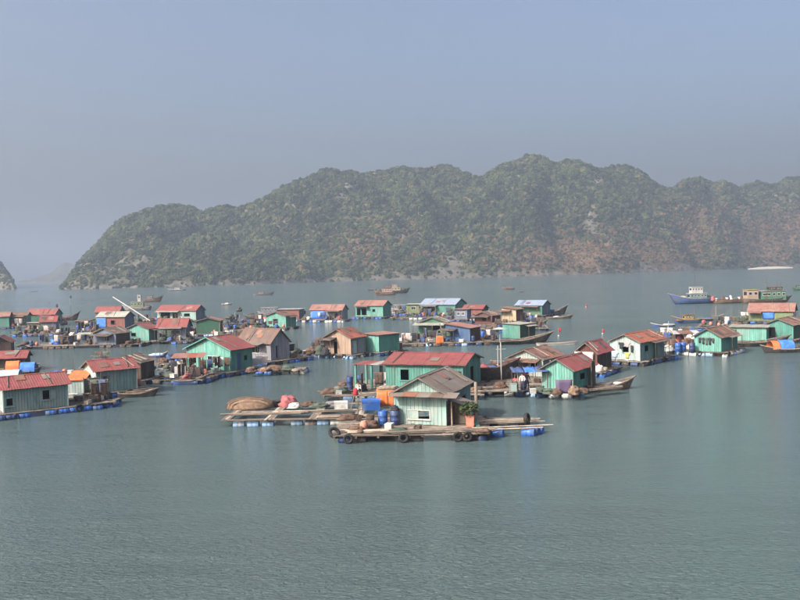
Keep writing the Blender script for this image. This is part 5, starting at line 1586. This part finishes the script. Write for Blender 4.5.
boat('large black hull with red gunwale behind the plank deck', 466, 521, 385.5, 'R', 6, fb=1.8, bowh=.8, hmat='hull_black', rail='brown_red', name='wooden_boat', beam=2.6, stern=.8, loads=[(.3, 1.0, .9, .7, 'tarp_pink'), (.5, .8, .8, .6, 'cloth_blue'), (.72, .8, .6, .6, 'net_brown')], masts=[(.62, 2.6, 'roof_white')])
boat('long dark canoe moored against the lattice raft', 318, 392, 422.5, 'L', 0, fb=.32, bowh=.3, hmat='hull_black', rail='hull_brown', name='canoe', beam=1.1, loads=[(.45, .8, .35, .3, 'net_brown')])
boat('wooden boat with pale gunwale moored right of the bright teal gabled house', 583, 638, 391, 'R', 12, fb=.5, bowh=.7, hmat='hull_brown', rail='deck_wood', name='sampan', beam=1.6, loads=[(.45, .9, .5, .4, 'deck_wood'), (.7, .6, .4, .35, 'foam')])
boat('tiny dark boat crossing the bay mouth', 29.5, 37.5, 291.8, 'R', 0, fb=.4, bowh=.4, hmat='hull_black', name='rowing_boat')
boat('boat with orange tarpaulin cover behind the long grey teal hut', 1, 19, 374, 'R', 15, fb=.5, bowh=.4, hmat='hull_black', cover=[(.15, .85, 1.1, 'tarp_orange')], name='covered_sampan', beam=2.0)
boat('boat with sky blue tarpaulin cover behind the long grey teal hut', 16, 36, 375.5, 'R', 15, fb=.5, bowh=.4, hmat='hull_black', cover=[(.1, .8, 1.1, 'tarp_blue')], name='covered_sampan', beam=2.0)
boat('boat with pale blue tarpaulin cover closest to the long grey teal hut', -6, 19, 385, 'R', 10, fb=.5, bowh=.4, hmat='hull_black', cover=[(.1, .9, 1.15, 'tarp_lightblue')], name='covered_sampan', beam=2.0)
boat('pale grey boat with purple side behind the small cream green hut', 390, 409, 312.5, 'L', 3, fb=.7, bowh=.8, hmat='hull_grey', rail='white_paint', cabins=[(.5, .6, 1.6, 'lilac_grey', 'roof_white', 4)])
boat('blue hulled skiff moored under the red roofed teal house', 172, 205, 384.8, 'R', 3, fb=.45, bowh=.5, hmat='hull_blue', name='skiff', beam=1.5)
boat('blue tarpaulin skiff beside the blue grey house', 148, 166, 358, 'R', 10, fb=.4, bowh=.5, hmat='hull_blue', rail='white_paint', name='skiff', loads=[(.5, 1.2, .6, .4, 'tarp_lightblue')])
boat('dark sampan tied along the raft of the grey teal house', 116, 156, 397.5, 'R', 5, fb=.4, bowh=.4, hmat='hull_black', name='sampan', beam=1.4, loads=[(.5, 1.2, .5, .35, 'net_brown')])

# ================================================================== gear on the rafts
def on(px, py, z=DECK):
    return at(px, py, z)
# front raft
for (x, y, m_, lb) in ((383, 425, 'barrel_blue', 'big bright blue barrel on the front raft'), (395, 424.5, 'barrel_navy', 'navy barrel beside the bright blue barrel on the front raft')):
    b_ = barrel(on(x, y), m_, lb); b_.scale = (1.25, 1.25, 1.2)
b_ = barrel(on(399.5, 421), 'barrel_navy', 'dark barrel with a bag on top behind the navy barrel'); b_.scale = (1.1, 1.1, 1.35)
heap('sack', 'dark sack resting on the navy barrel', 'sack', on(395, 424.5) + UZ * 1.07, .3, .28, .35, 'cloth_dark')
plank_pile(on(425, 432), 'loose pale planks lying along the front edge of the front raft', 7, 6.0, rad(1), 'deck_wood')
plank_pile(on(370, 432), 'brown poles lying on the left part of the front raft', 7, 3.8, rad(-3), 'pole_wood', rnd=True)
heap('net_heap', 'brown net heap on the left part of the front raft', 'net', on(371, 427.5), .7, .5, .5, 'net_brown')
plank_pile(on(372, 424.5), 'crossed poles behind the brown net heap on the front raft', 6, 3.0, rad(8), 'deck_wood', rnd=True)
plank_pile(on(470, 431), 'weathered boards right of the pale teal front hut', 6, 3.4, rad(2), 'deck_wood')
heap('net_heap', 'dark net heap at the right end of the front raft', 'net', on(483, 433), .6, .4, .3, 'net_brown')
# potted shrub
Pp = on(470, 427)
t = thing('potted_plant', 'dark leafy shrub in a terracotta tub by the pale teal front hut', 'plant', Pp)
mb = MB(); mb.add(lathe([(.34, 0), (.38, .1), (.42, .72), (.45, .74), (.45, .80), (.38, .80), (.37, .70)], 4)); tub = mb.build('tub', 'terracotta', t); tub.rotation_euler = (0, 0, rad(40))
bar('stem', t, 'dark_wood', (0, 0, .6), (.05, 0, 1.5), .06, None, True)
mb = MB()
for i in range(420):
    a, e, rr_ = R.uniform(0, 6.28), R.uniform(-.5, 1.3), R.uniform(.2, .85) ** .7
    c = Vector((math.cos(a) * math.cos(e) * rr_ * .85, math.sin(a) * math.cos(e) * rr_ * .85, 1.25 + math.sin(e) * rr_ * .7))
    d1 = Vector((R.uniform(-1, 1), R.uniform(-1, 1), R.uniform(-.6, .6))).normalized() * R.uniform(.10, .2)
    d2 = d1.cross(Vector((R.uniform(-1, 1), R.uniform(-1, 1), R.uniform(-1, 1)))).normalized() * R.uniform(.04, .07)
    o_ = len(mb.v)
    mb.v += [tuple(c - d1), tuple(c + d2), tuple(c + d1), tuple(c - d2)]; mb.f.append((o_, o_ + 1, o_ + 2, o_ + 3))
fo = mb.build('foliage', 'leaf', t); fo['kind'] = 'stuff'
P = on(476.5, 417); pl = bar('mooring_post', None, 'pole_wood', P - UZ * .4, P + UZ * 2.7, .26, None, True)
tag(pl, 'thick pale mooring post behind the potted shrub', 'post')
# left lattice raft
def basket_boat(P, label, rx, ry, rz_, mat='wicker'):
    """upturned woven hull with laths"""
    t = thing('upturned_boat', label, 'boat', P, rad(2))
    v, f = heap_vf(rx, ry, rz_, 3.0, 22, 8, .05); mesh_obj('hull', v, f, MATS[mat], t, True)
    for k in range(7):
        e = -0.75 + k * .25
        pts = []
        for i in range(9):
            a = PI * i / 8
            pts.append(Vector((rx * 1.0 * math.cos(a) * math.sqrt(max(0.05, 1 - e * e)) ** .6, ry * e, rz_ * 1.03 * math.sin(a) ** .7 * math.sqrt(1 - e * e) + .03)))
        mb = MB()
        for p, q in zip(pts, pts[1:]):
            dv_ = Vector((0, .05, 0)); mb.add(([tuple(p - dv_), tuple(p + dv_), tuple(q + dv_), tuple(q - dv_), tuple(p - dv_ + UZ * .03), tuple(p + dv_ + UZ * .03), tuple(q + dv_ + UZ * .03), tuple(q - dv_ + UZ * .03)], _cube_q))
        mb.build('lath', 'dark_wood' if k % 2 else 'wicker', t)
    return t
_cube_q = [(0, 1, 2, 3), (7, 6, 5, 4), (0, 4, 5, 1), (1, 5, 6, 2), (2, 6, 7, 3), (3, 7, 4, 0)]
basket_boat(on(249, 409.5) + Vector((0, .5, 0)), 'long brown woven hull upturned on the lattice raft', 2.1, .95, .95)
heap('net_heap', 'rose pink net heap on the lattice raft', 'net', on(288, 406.5), .8, .6, .85, 'tarp_pink', rough=.32)
heap('sack', 'white sack next to the rose pink net heap', 'sack', on(294.5, 408), .5, .35, .45, 'foam')
simple('basket', 'dark round basket between the woven hull and the pink heap', 'basket', on(276, 407), 'basket', _basket, 'rubber', (1.1, 1.1, 1.2))
for i, (x, y, l_, m_) in enumerate(((300, 412, 4.5, 'pole_wood'), (262, 414.5, 7.0, 'deck_wood'), (330, 411.5, 5.0, 'deck_wood'), (345, 416.5, 4.0, 'pole_wood'))):
    plank_pile(on(x, y), 'bundle of pale poles on the lattice raft', 5, l_, rad(R.uniform(-4, 5)), m_, 'pole bundles on the lattice raft', 'pole_bundle', True)
heap('net_heap', 'dark net heap on the lattice raft near the foam box', 'net', on(320, 408), .8, .5, .4, 'net_green')
heap('net_heap', 'brown net heap on the lattice raft near the foam box', 'net', on(309, 406), .7, .5, .4, 'net_brown')
foam_box(on(341, 408.5), 'white foam box standing on the lattice raft', 1.1, .8, .6, rad(5), None)
foam_box(on(334, 405.5), 'low grey foam slab behind the white foam box', 1.3, .8, .3, rad(-5), None, 'hull_grey')
# red parcel on a pole
Pq = on(351, 409)
t = thing('flag_pole', 'slanting pale pole with a crimson bundle on the lattice raft', 'pole', Pq)
bar('pole', t, 'pole_wood', (0, 0, 0), (.45, 0, 1.7), .06, None, True)
v, f = heap_vf(.22, .2, .55, 8.0, 10, 6); o = mesh_obj('bundle', v, f, MATS['red_cloth'], t, True); o.location = (.42, 0, 1.15)
# orange and blue covers beside the front hut
t = thing('orange_tent', 'bright orange tarpaulin shelter between the long house and front hut', 'shelter', on(388, 406.5), rad(2))
for (x, y) in ((-.9, -.5), (.9, -.5), (-.9, .6), (.9, .6)):
    bar('post', t, 'dark_wood', (x, y, 0), (x, y, 1.35), .06, None, True)
for (x0, x1) in ((-.92, -.02), (.02, .92)):
    v, f = cloth_vf(x1 - x0, 1.25, x0); o = mesh_obj('sheet', v, f, MATS['tarp_orange'], t, True); o.location = ((x0 + x1) / 2, -.56, 1.36)
v, f = cloth_vf(1.9, 1.3, 2.0); o = mesh_obj('top_sheet', v, f, MATS['tarp_orange'], t, True); o.location = (0, -.58, 1.38); o.rotation_euler = (rad(94), 0, 0)
heap('net_heap', 'pale bundle lying on top of the orange shelter', 'net', on(388, 406.5) + Vector((0, .1, 1.44)), .9, .4, .3, 'deck_wood')
foam_box(on(371, 409.5), 'big blue plastic fish tub in front of the orange shelter', 1.5, .9, .85, rad(3), None, 'barrel_blue')
person(on(358, 391), 'person in white shirt sitting on the wide raft', 'sit', (.72, .70, .66), (.05, .05, .07), rad(25))
o = barrel(on(350, 391.5), 'barrel_navy', 'dark upright barrel next to the sitting person', group=None); o.scale = (1.1, 1.1, 1.6)
for (x, y, l_, r_) in ((337, 392, 3.5, 6), (350, 396, 4.5, -2), (375, 394, 3.5, 4)):
    plank_pile(on(x, y), 'pile of weathered poles on the wide raft', 6, l_, rad(r_), 'deck_wood', 'pole piles on the wide raft', 'pole_pile', True)
heap('net_heap', 'brown heap of nets at the left corner of the wide raft', 'net', on(329, 394), .8, .6, .5, 'net_brown')
for (x, h_) in ((327, 1.3), (341, 1.5)):
    P = on(x, 393); o = bar('mooring_pole', None, 'dark_wood', P, P + Vector((.5, 0, h_)), .06, None, True); tag(o, 'thin slanting stake on the left of the wide raft', 'pole', 'thin stakes on the wide raft')
# porch of the long house
H = HOUSES['long']
t = thing('porch', 'open porch with teal posts and red tin edge left of the long house', 'porch', H['P'] + H['v'] * (H['Lv'] + 1.6) + H['u'] * 1.5, rad(70))
for (x, y) in ((-1.2, .1), (-1.2, 1.75), (1.5, .1), (1.5, 1.75)):
    box('post', t, 'teal', (.2, .2, 2.3), (x, y, 1.15))
for k in range(4):
    box('roof_sheet', t, 'roof_red' if k != 1 else 'roof_pale', (3.2, .88, .04), (.15, -1.2 + k * .9, 2.33 + .014 * (k % 2)))
# in front of the teal middle house
t = thing('awning', 'blue awning on posts beside the bright teal gabled house', 'awning', on(530, 389.5), rad(2))
for (x, y) in ((-1.5, -.6), (1.5, -.6), (-1.5, .9), (1.5, .9)):
    bar('post', t, 'dark_wood', (x, y, 0), (x, y, 1.75), .08, None, True)
for k in range(3):
    v, f = cloth_vf(1.12, 1.9, k * 2.0); o = mesh_obj('sheet', v, f, MATS['tarp_blue' if k == 1 else 'hull_blue'], t, True); o.location = (-1.12 + k * 1.12, -.8, 1.72); o.rotation_euler = (rad(98), 0, 0)
person(on(522.5, 391), 'person in pale shirt standing under the blue awning', 'stand', (.66, .52, .45), (.05, .05, .07), rad(-20))
person(on(527.5, 390), 'person in dark clothes standing under the blue awning', 'stand', (.06, .06, .08), (.04, .04, .05), rad(40))
person(on(516.5, 391.5), 'person in faded red shirt bending by the small cupboard', 'bend', (.42, .10, .09), (.04, .04, .06), rad(200))
t = thing('cupboard', 'small grey cupboard standing at the deck edge by the awning', 'cupboard', on(513.5, 392.5), rad(3))
mb = MB(); mb.boxx((-.3, -.25, .08), (.3, .25, .85)); mb.build('body', 'teal_grey', t)
box('door', t, 'teal_pale', (.52, .02, .62), (0, -.265, .46))
for (x, y) in ((-.25, -.2), (.25, -.2), (-.25, .2), (.25, .2)): box('foot', t, 'grey_wood', (.06, .06, .08), (x, y, .04))
foam_box(on(533, 393.5), 'white foam box at the edge of the deck under the awning', .5, .4, .45, 0, None)
for (x, y, rx, rz_, m_, lb) in ((549, 393.5, .6, .45, 'net_green', 'dark green net heap before the bright teal gable'), (557, 394.5, .45, .55, 'net_brown', 'brown net heap before the bright teal gable'), (574.5, 394.5, .45, .75, 'wicker', 'tan peaked heap of nets at the corner of the teal gabled house'), (583, 392.5, .5, .4, 'net_brown', 'low brown heap beside the dark side wall of the teal gabled house'), (540, 392, .6, .5, 'net_green', 'low dark heap beside the blue awning')):
    heap('net_heap', lb, 'net', on(x, y), rx, .5, rz_, m_)
o = hanging(None, 'cloth_screen', on(564.5, 394) + UZ * 1.25, 1.5, 1.2, 'cloth_violet', rad(8)); tag(o, 'violet cloth hung to dry before the bright teal gable', 'cloth')
bar('rail', o, 'pole_wood', (-.85, 0.02, .02), (.85, .02, .02), .05, None, True)
for x in (-.8, .8): bar('post', o, 'pole_wood', (x, .02, -1.25), (x, .02, .06), .05, None, True)
P = on(593, 386.5)
t = thing('stack_of_boards', 'tall dark stack of boards against the end of the teal gabled house', 'timber', P, rad(55))
for k in range(5): box('board', t, 'brown' if k % 2 else 'dark_wood', (.16, .12, 2.3 + .12 * (k % 3)), (k * .17 - .3, 0, 1.15 + .06 * (k % 3)))
for (x, y, l_, r_, c_) in ((487, 388, 4.5, 3, 'pole_wood'), (497, 391.5, 5.0, -3, 'deck_wood'), (605, 389, 4.0, 25, 'deck_wood')):
    plank_pile(on(x, y), {487: 'pile of pale poles on the deck behind the long house', 497: 'pile of boards along the deck behind the long house', 605: 'pile of boards beside the moored wooden boat'}[x], 6, l_, rad(r_), c_, None)
P = on(501.5, 381)
t = thing('lamp_mast', 'thin white mast standing beside the red plank fronted house', 'mast', P)
bar('pole', t, 'roof_white', (0, 0, 0), (0, 0, 3.9), .12, None, True); bar('cross_arm', t, 'roof_white', (-.5, 0, 3.2), (.5, 0, 3.2), .06, None, True)
o = heap('round_tank', 'white round water tank behind the dark brown house', 'tank', on(594, 364.5) + UZ * 1.6, .55, .55, .75, 'roof_white', rough=.02)
t2 = box('stand', o, 'dark_wood', (.9, .9, 1.6), (0, 0, -.8))
# hoop net
P = on(665.5, 357)
t = thing('hoop_net', 'large thin hoop of a lift net standing by the white house', 'net', P, rad(10))
n_ = 28
for i in range(n_):
    a, b2 = 2 * PI * i / n_, 2 * PI * (i + 1) / n_
    pass
mb = MB()
ring = []
for i in range(n_):
    a = 2 * PI * i / n_
    for j in range(5):
        q = 2 * PI * j / 5; r_ = 1.1 + .03 * math.cos(q); mb.v.append((r_ * math.cos(a), .03 * math.sin(q), 2.3 + r_ * math.sin(a)))
for i in range(n_):
    for j in range(5):
        mb.f.append((i * 5 + j, ((i + 1) % n_) * 5 + j, ((i + 1) % n_) * 5 + (j + 1) % 5, i * 5 + (j + 1) % 5))
mb.build('hoop', 'dark_wood', t, True)
bar('handle', t, 'dark_wood', (0, 0, 0), (0, 0, 1.25), .07, None, True)
# right raft
for (x, y, m_, lb) in ((678, 351.5, 'barrel_blue', 'bright blue barrel on the white float raft'), (683, 351, 'barrel_blue', 'bright blue barrel on the white float raft'), (692, 351.5, 'barrel_navy', 'dark blue barrel against the bright teal gable')):
    b_ = barrel(on(x, y), m_, lb); b_.scale = (1.3, 1.3, 1.25)
for (x, y, rx, rz_, m_, lb) in ((668, 351, .7, .8, 'foam', 'white heap of floats at the left of the white float raft'), (672, 348, .8, 1.1, 'net_brown', 'red brown gear heap on the white float raft'), (687, 348, .8, 1.3, 'net_brown', 'tall dark gear heap behind the blue barrels'), (680, 346, .7, 1.6, 'tarp_pink', 'rusty pink heap behind the blue barrels')):
    heap('gear_heap', lb, 'heap', on(x, y), rx, .6, rz_, m_)
t = thing('shelter', 'flimsy white roofed shelter beside the bright teal gable', 'shelter', on(685, 346.5), rad(0))
for (x, y) in ((-1.6, -.8), (1.6, -.8), (-1.6, .8), (1.6, .8)): bar('post', t, 'brown', (x, y, 0), (x, y, 1.9), .08, None, True)
for k in range(4): box('roof_sheet', t, 'roof_white' if k in (0, 3) else 'roof_brown', (.95, 2.0, .03), (-1.45 + k * .96, 0, 1.95 + .012 * (k % 2)), rot=(rad(9), 0, 0))
# red gear behind the red plank house
for (x, y, rx, rz_, m_, lb) in ((484, 374, .7, 1.0, 'red_cloth', 'red tarpaulin heap between the long house and the white mast'), (493, 373, .7, 1.1, 'cloth_dark', 'dark heap left of the white mast'), (502, 374, .7, .9, 'foam', 'pale round heap at the foot of the white mast')):
    heap('gear_heap', lb, 'heap', on(x, y), rx, .7, rz_, m_)
raft_px('cgear', 'dark raft with gear behind the large black hull', (509, 377), 84, A=479, Lu=3.5, floats=BD)
# orange red thing on the long raft
o = hanging(None, 'orange_cloth', on(440, 344.5) + UZ * 1.3, 1.1, 1.25, 'tarp_orange', rad(5)); tag(o, 'orange red cloth drying at the front edge of the long raft', 'cloth')
for x in (-.5, .5): bar('post', o, 'pole_wood', (x, .03, -1.3), (x, .03, .05), .06, None, True)
flag_marker(558.5, 336, 'red flag on a floating stake off the green box hut', 8, .42)
flag_marker(602.5, 334, 'small dark red flag on a floating stake in open water', 5, .35)
flag_marker(70, 303.5, 'dark flag on a floating stake beyond the high bowed boat', 8, .8, 'dark stakes far out left', 'cloth_dark')
flag_marker(56, 310, 'dark flag on a floating stake beyond the left back row', 6, .8, 'dark stakes far out left', 'cloth_dark')
flag_marker(586, 307, 'red flag on a floating stake far off the high bowed boat', 3, .5)
t = thing('parasol', 'flat white canopy on a post in front of the green box hut', 'canopy', on(500, 342.5))
bar('post', t, 'roof_white', (0, 0, 0), (0, 0, 2.1), .09, None, True)
mb = MB(); mb.add(lathe([(1.15, 2.05), (.6, 2.22), (.05, 2.32), (.04, 2.28), (.6, 2.18), (1.1, 2.03)], 8)); mb.build('canopy', 'roof_white', t)
# left: porch of the red roofed teal house
H = HOUSES['lteal']
t = thing('porch', 'rusty roofed porch with white counter left of the red roofed teal house', 'porch', on(189, 375.5), rad(3))
for (x, y) in ((-1.5, -.5), (1.4, -.5), (-1.5, 1.2), (1.4, 1.2)): bar('post', t, 'brown', (x, y, 0), (x, y, 2.2), .09, None, True)
for k in range(4): box('roof_sheet', t, 'roof_pink' if k != 2 else 'roof_orange', (.92, 2.3, .03), (-1.4 + k * .92, .35, 2.25 + .012 * (k % 2)), rot=(rad(8), 0, 0))
box('counter', t, 'white_paint', (1.25, .5, 1.1), (-.85, -.35, .55)); box('counter', t, 'brown', (1.2, .5, .95), (.8, -.3, .48))
person(on(194, 377.5), 'person in dark clothes standing by the white counter', 'stand', (.10, .06, .06), (.04, .04, .05), rad(10))
for (x, y, rx, rz_, m_, lb) in ((252, 372, .6, .6, 'net_brown', 'dark net heap at the side of the red roofed teal house'), (274, 370.5, 1.0, .6, 'net_brown', 'brown net heap on the pointed raft'), (288, 370, 1.0, .5, 'net_green', 'dark green net heap on the pointed raft'), (265, 371.5, .7, .5, 'wicker', 'tan net heap on the pointed raft'), (297, 371, .6, .3, 'deck_wood', 'small pale heap near the tip of the pointed raft')):
    heap('net_heap', lb, 'net', on(x, y), rx, .55, rz_, m_)
for (x, y, w_, h_, m_, lb) in ((256, 364.5, 1.6, .8, 'foam', 'white panel leaning before the tiled house'), (262, 363, 1.4, .9, 'tarp_white', 'cream panel beside the white panel before the tiled house')):
    foam_box(on(x, y), lb, w_, .5, h_, rad(20), None, m_)
for (x, y, rx, rz_, m_, lb) in ((320, 354.5, .7, 1.2, 'net_green', 'dark gear heap on the left of the plywood shack'), (326, 355, .6, 1.0, 'cloth_dark', 'black gear heap by the door of the plywood shack'), (322, 352, .7, 1.7, 'brown', 'tall dark heap under the eave of the plywood shack')):
    heap('gear_heap', lb, 'heap', on(x, y), rx, .6, rz_, m_)
# left raft extras
foam_box(on(70, 397.5), 'white foam slab under the tiny orange roofed hut', 1.4, .7, .35, rad(3), None)
foam_box(on(84, 398), 'pale foam slab beside the raft of the grey teal house', 1.5, .6, .35, rad(3), None)
heap('tarp_heap', 'blue tarpaulin heap behind the long grey teal hut', 'tarpaulin', on(59, 384), 1.0, .7, 1.4, 'barrel_blue')
heap('tarp_heap', 'bright blue tarpaulin heap on the long walkway raft', 'tarpaulin', on(57, 344), 1.1, .8, .9, 'tarp_blue')
person(on(69, 344.5), 'person in dark red clothes standing on the long walkway raft', 'stand', (.22, .07, .07), (.05, .05, .06), rad(30))
t = thing('shelter', 'open dark shelter on the long walkway raft', 'shelter', on(86, 343.5), rad(2))
for (x, y) in ((-1.3, -.8), (1.3, -.8), (-1.3, .8), (1.3, .8)): bar('post', t, 'dark_wood', (x, y, 0), (x, y, 1.7), .09, None, True)
for k in range(3): box('roof_sheet', t, 'roof_pale', (1.0, 2.1, .03), (-1.0 + k, 0, 1.74 + .012 * (k % 2)), rot=(rad(6), 0, 0))

# ---- scattered gear, thinned with distance
ITEM = [('net_heap', 'net'), ('gear_heap', 'heap'), ('barrel', 'barrel'), ('foam_box', 'box'), ('crate', 'crate'), ('plank_pile', 'timber'), ('basket', 'basket'), ('jar', 'jar')]
def scatter(rk, n, where, seed):
    r = random.Random(seed)
    rf = RAFTS[rk]
    big = .85 if rf['sc'] > 9 else 1.1
    placed = 0
    for _ in range(n * 14):
        if placed >= n: break
        x, y = r.uniform(-rf['a'] + .4, rf['a'] - .4), r.uniform(-rf['b'] + .4, rf['b'] - .4)
        P = rf['cen'] + rf['u'] * x + rf['v'] * y; P.z = DECK
        bad = False
        for Hh in HOUSES.values():
            q = P - Hh['P']; q.z = 0
            if -.5 < q.dot(Hh['u']) < Hh['Lu'] + .5 and -.5 < q.dot(Hh['v']) < Hh['Lv'] + .5:
                bad = True; break
        if bad: continue
        placed += 1
        k = r.random(); rz = r.uniform(0, 6.28)
        nh = min(HOUSES.values(), key=lambda q: (q['P'] + q['u'] * q['Lu'] / 2 + q['v'] * q['Lv'] / 2 - P).length)
        short = nh['label'].split(' with ')[0].split(' at ')[0].split(' half ')[0].split(' behind ')[0].split(' moored ')[0].split(' next ')[0].split(' just ')[0]
        def g(s):
            t_ = s + ' ' + where + ' near the ' + short
            return t_ if len(t_.split()) <= 16 else s + ' near the ' + short
        if k < .16:                                          # poles with nets hung over a rail
            CW = {'net_brown': 'brown net', 'net_green': 'green net', 'cloth_dark': 'black cloth', 'cloth_blue': 'navy cloth', 'tarp_white': 'white sheet'}
            cl = [r.choice(list(CW)), r.choice(list(CW))]
            lbr = ('rack hung with %s and %s' % (CW[cl[0]], CW[cl[1]])) if cl[0] != cl[1] else 'rack hung with %s only' % CW[cl[0]]
            t = thing('net_rack', g(lbr), 'rack', P, rf['th'] * PI / 180 + r.choice([0, PI / 2]) + r.uniform(-.2, .2), g(lbr))
            w = r.uniform(1.2, 2.2); hh = r.uniform(1.3, 1.9)
            bar('post', t, 'dark_wood', (-w / 2, 0, 0), (-w / 2, 0, hh + .15), .07, None, True); bar('post', t, 'dark_wood', (w / 2, 0, 0), (w / 2, 0, hh + .1), .07, None, True)
            bar('rail', t, 'pole_wood', (-w / 2 - .2, 0, hh), (w / 2 + .2, 0, hh), .05, None, True)
            for q in range(2):
                hanging(t, 'net', Vector((-w / 4 + q * w / 2, .02, hh + .02)), w * .42, hh * r.uniform(.4, .85), cl[q], 0)
        elif k < .26:
            sm, sh = r.choice(['pole_wood', 'dark_wood']), r.uniform(1.2, 2.6)
            o = bar('mooring_stake', None, sm, P - UZ * .5, P + Vector((r.uniform(-.3, .3), r.uniform(-.3, .3), sh)), .08, None, True)
            lbs = g(('tall ' if sh > 1.9 else 'short ') + ('pale' if sm == 'pole_wood' else 'dark') + ' stake standing')
            tag(o, lbs, 'stake', lbs)
        elif k < .42:
            c = r.choice(['net_brown', 'net_green']); hs = r.uniform(.5, 1.1); w = ('wide ' if hs > .85 else 'small ') + {'net_brown': 'brown net heap', 'net_green': 'dark green net heap'}[c]
            heap('net_heap', g(w), 'net', P, hs * big, r.uniform(.4, .7) * big, r.uniform(.35, .9) * big, c, rz, g(w))
        elif k < .52:
            c, w = r.choice([('tarp_white', 'dirty white bundle'), ('cloth_blue', 'blue bundle'), ('tarp_pink', 'dull pink bundle'), ('cloth_dark', 'black bundle')])
            heap('gear_heap', g(w), 'heap', P, r.uniform(.3, .6) * big, r.uniform(.3, .5) * big, r.uniform(.4, .9) * big, c, rz, g(w))
        elif k < .64:
            c, w = r.choice([('barrel_blue', 'blue barrel standing'), ('barrel_navy', 'navy barrel standing'), ('rubber', 'black barrel standing'), ('brown', 'brown barrel standing'), ('foam', 'white barrel standing')])
            barrel(P, c, g(w), False, rz, g(w))
        elif k < .70:
            foam_box(P, g('white foam box'), .7, .5, .42, rz, g('white foam box'))
        elif k < .80:
            cm = r.choice(['pole_wood', 'brown'])
            crate(P, cm, g('pale slatted crate' if cm == 'pole_wood' else 'dark brown slatted crate'), rz=rz, group=g('pale slatted crate' if cm == 'pole_wood' else 'dark brown slatted crate'))
        elif k < .90:
            plank_pile(P, g('small pile of planks'), 5, 1.8, rz, 'deck_wood', g('small pile of planks'))
        elif k < .96:
            simple('basket', g('round basket'), 'basket', P, 'basket', _basket, 'wicker', rz=rz, group=g('round basket'))
        else:
            simple('jar', g('brown water jar'), 'jar', P, 'jar', _jar, 'terracotta', rz=rz, group=g('brown water jar'))
for i, (rk, n, w) in enumerate((
    ('front', 5, 'on the front hut raft'), ('long', 12, 'on the wide raft of the long house'), ('tealmid', 3, 'on the deck of the bright teal gabled house'),
    ('redplank', 5, 'on the raft of the red plank fronted house'), ('darkred', 4, 'on the raft of the dark brown house'), ('white', 6, 'on the raft of the pale aqua house'), ('hung', 8, 'on the white float raft'),
    ('rback', 5, 'by the long green walled house'), ('lteal', 10, 'on the raft of the red roofed teal house'), ('tiled', 9, 'on the raft of the tiled house'), ('lfront', 6, 'on the blue barrel raft at the left edge'),
    ('lsecond', 6, 'on the raft of the grey teal house'), ('lwalk', 16, 'on the long walkway raft'), ('lgreenlit', 5, 'by the bright teal gabled hut on the left'), ('lbluegrey', 8, 'before the blue grey house'),
    ('lbrick', 6, 'by the brick red house'), ('lbackred', 6, 'by the dusky red roofed house'), ('lfarlong', 5, 'by the long house of the left back row'), ('lfarsmall', 5, 'by the slate blue hut'), ('lfargreen', 5, 'by the green house of the left back row'),
    ('lbackopen', 9, 'before the half open store house'), ('ldarkgreen', 6, 'by the dark green hut'), ('shack', 6, 'by the plywood shack'), ('mflat', 3, 'by the teal box hut'), ('mtarp', 8, 'before the pale grey house'), ('mteal', 5, 'by the pale teal hut with open store'),
    ('mblue', 7, 'before the pale blue roofed house'), ('mwalk', 14, 'on the long low walkway'), ('mlong', 30, 'on the crowded long raft'), ('mbrown', 5, 'by the brown plank hut'), ('mcream', 8, 'by the cream hut'), ('mgreen', 8, 'by the green house with blue roofed end'),
    ('g1', 16, 'on the loose plank field'), ('g2', 12, 'on the raft below the dark green hut'), ('g3', 20, 'on the lattice below the cream hut'), ('g4', 12, 'on the thin walkway by the pale blue roof'), ('g5', 18, 'on the lattice beside the white house'), ('g6', 14, 'on the lattice beyond the brick red house'), ('g7', 10, 'on the lattice beside the long walkway'), ('g8', 12, 'on the dark raft before the left back row'), ('g9', 14, 'on the old plank raft by the yellow boat'), ('g10', 14, 'on the raft behind the small bright teal hut'),
    ('ljetty', 10, 'on the gapped raft beside the dark shed'), ('lnets', 8, 'on the gapped raft behind the grey teal hut'), ('lgear', 10, 'on the low gear raft'), ('lspit', 4, 'on the small pole raft at the left'), ('tlink', 5, 'on the narrow plank walkway'), ('ltarps', 4, 'by the low dark hut'), ('mwhiteroof', 5, 'by the red and white hut'), ('mcabin', 5, 'by the cream green hut'), ('mbw', 3, 'by the tiny blue and white hut'))):
    scatter(rk, int(n * 2.3), w, 100 + i)
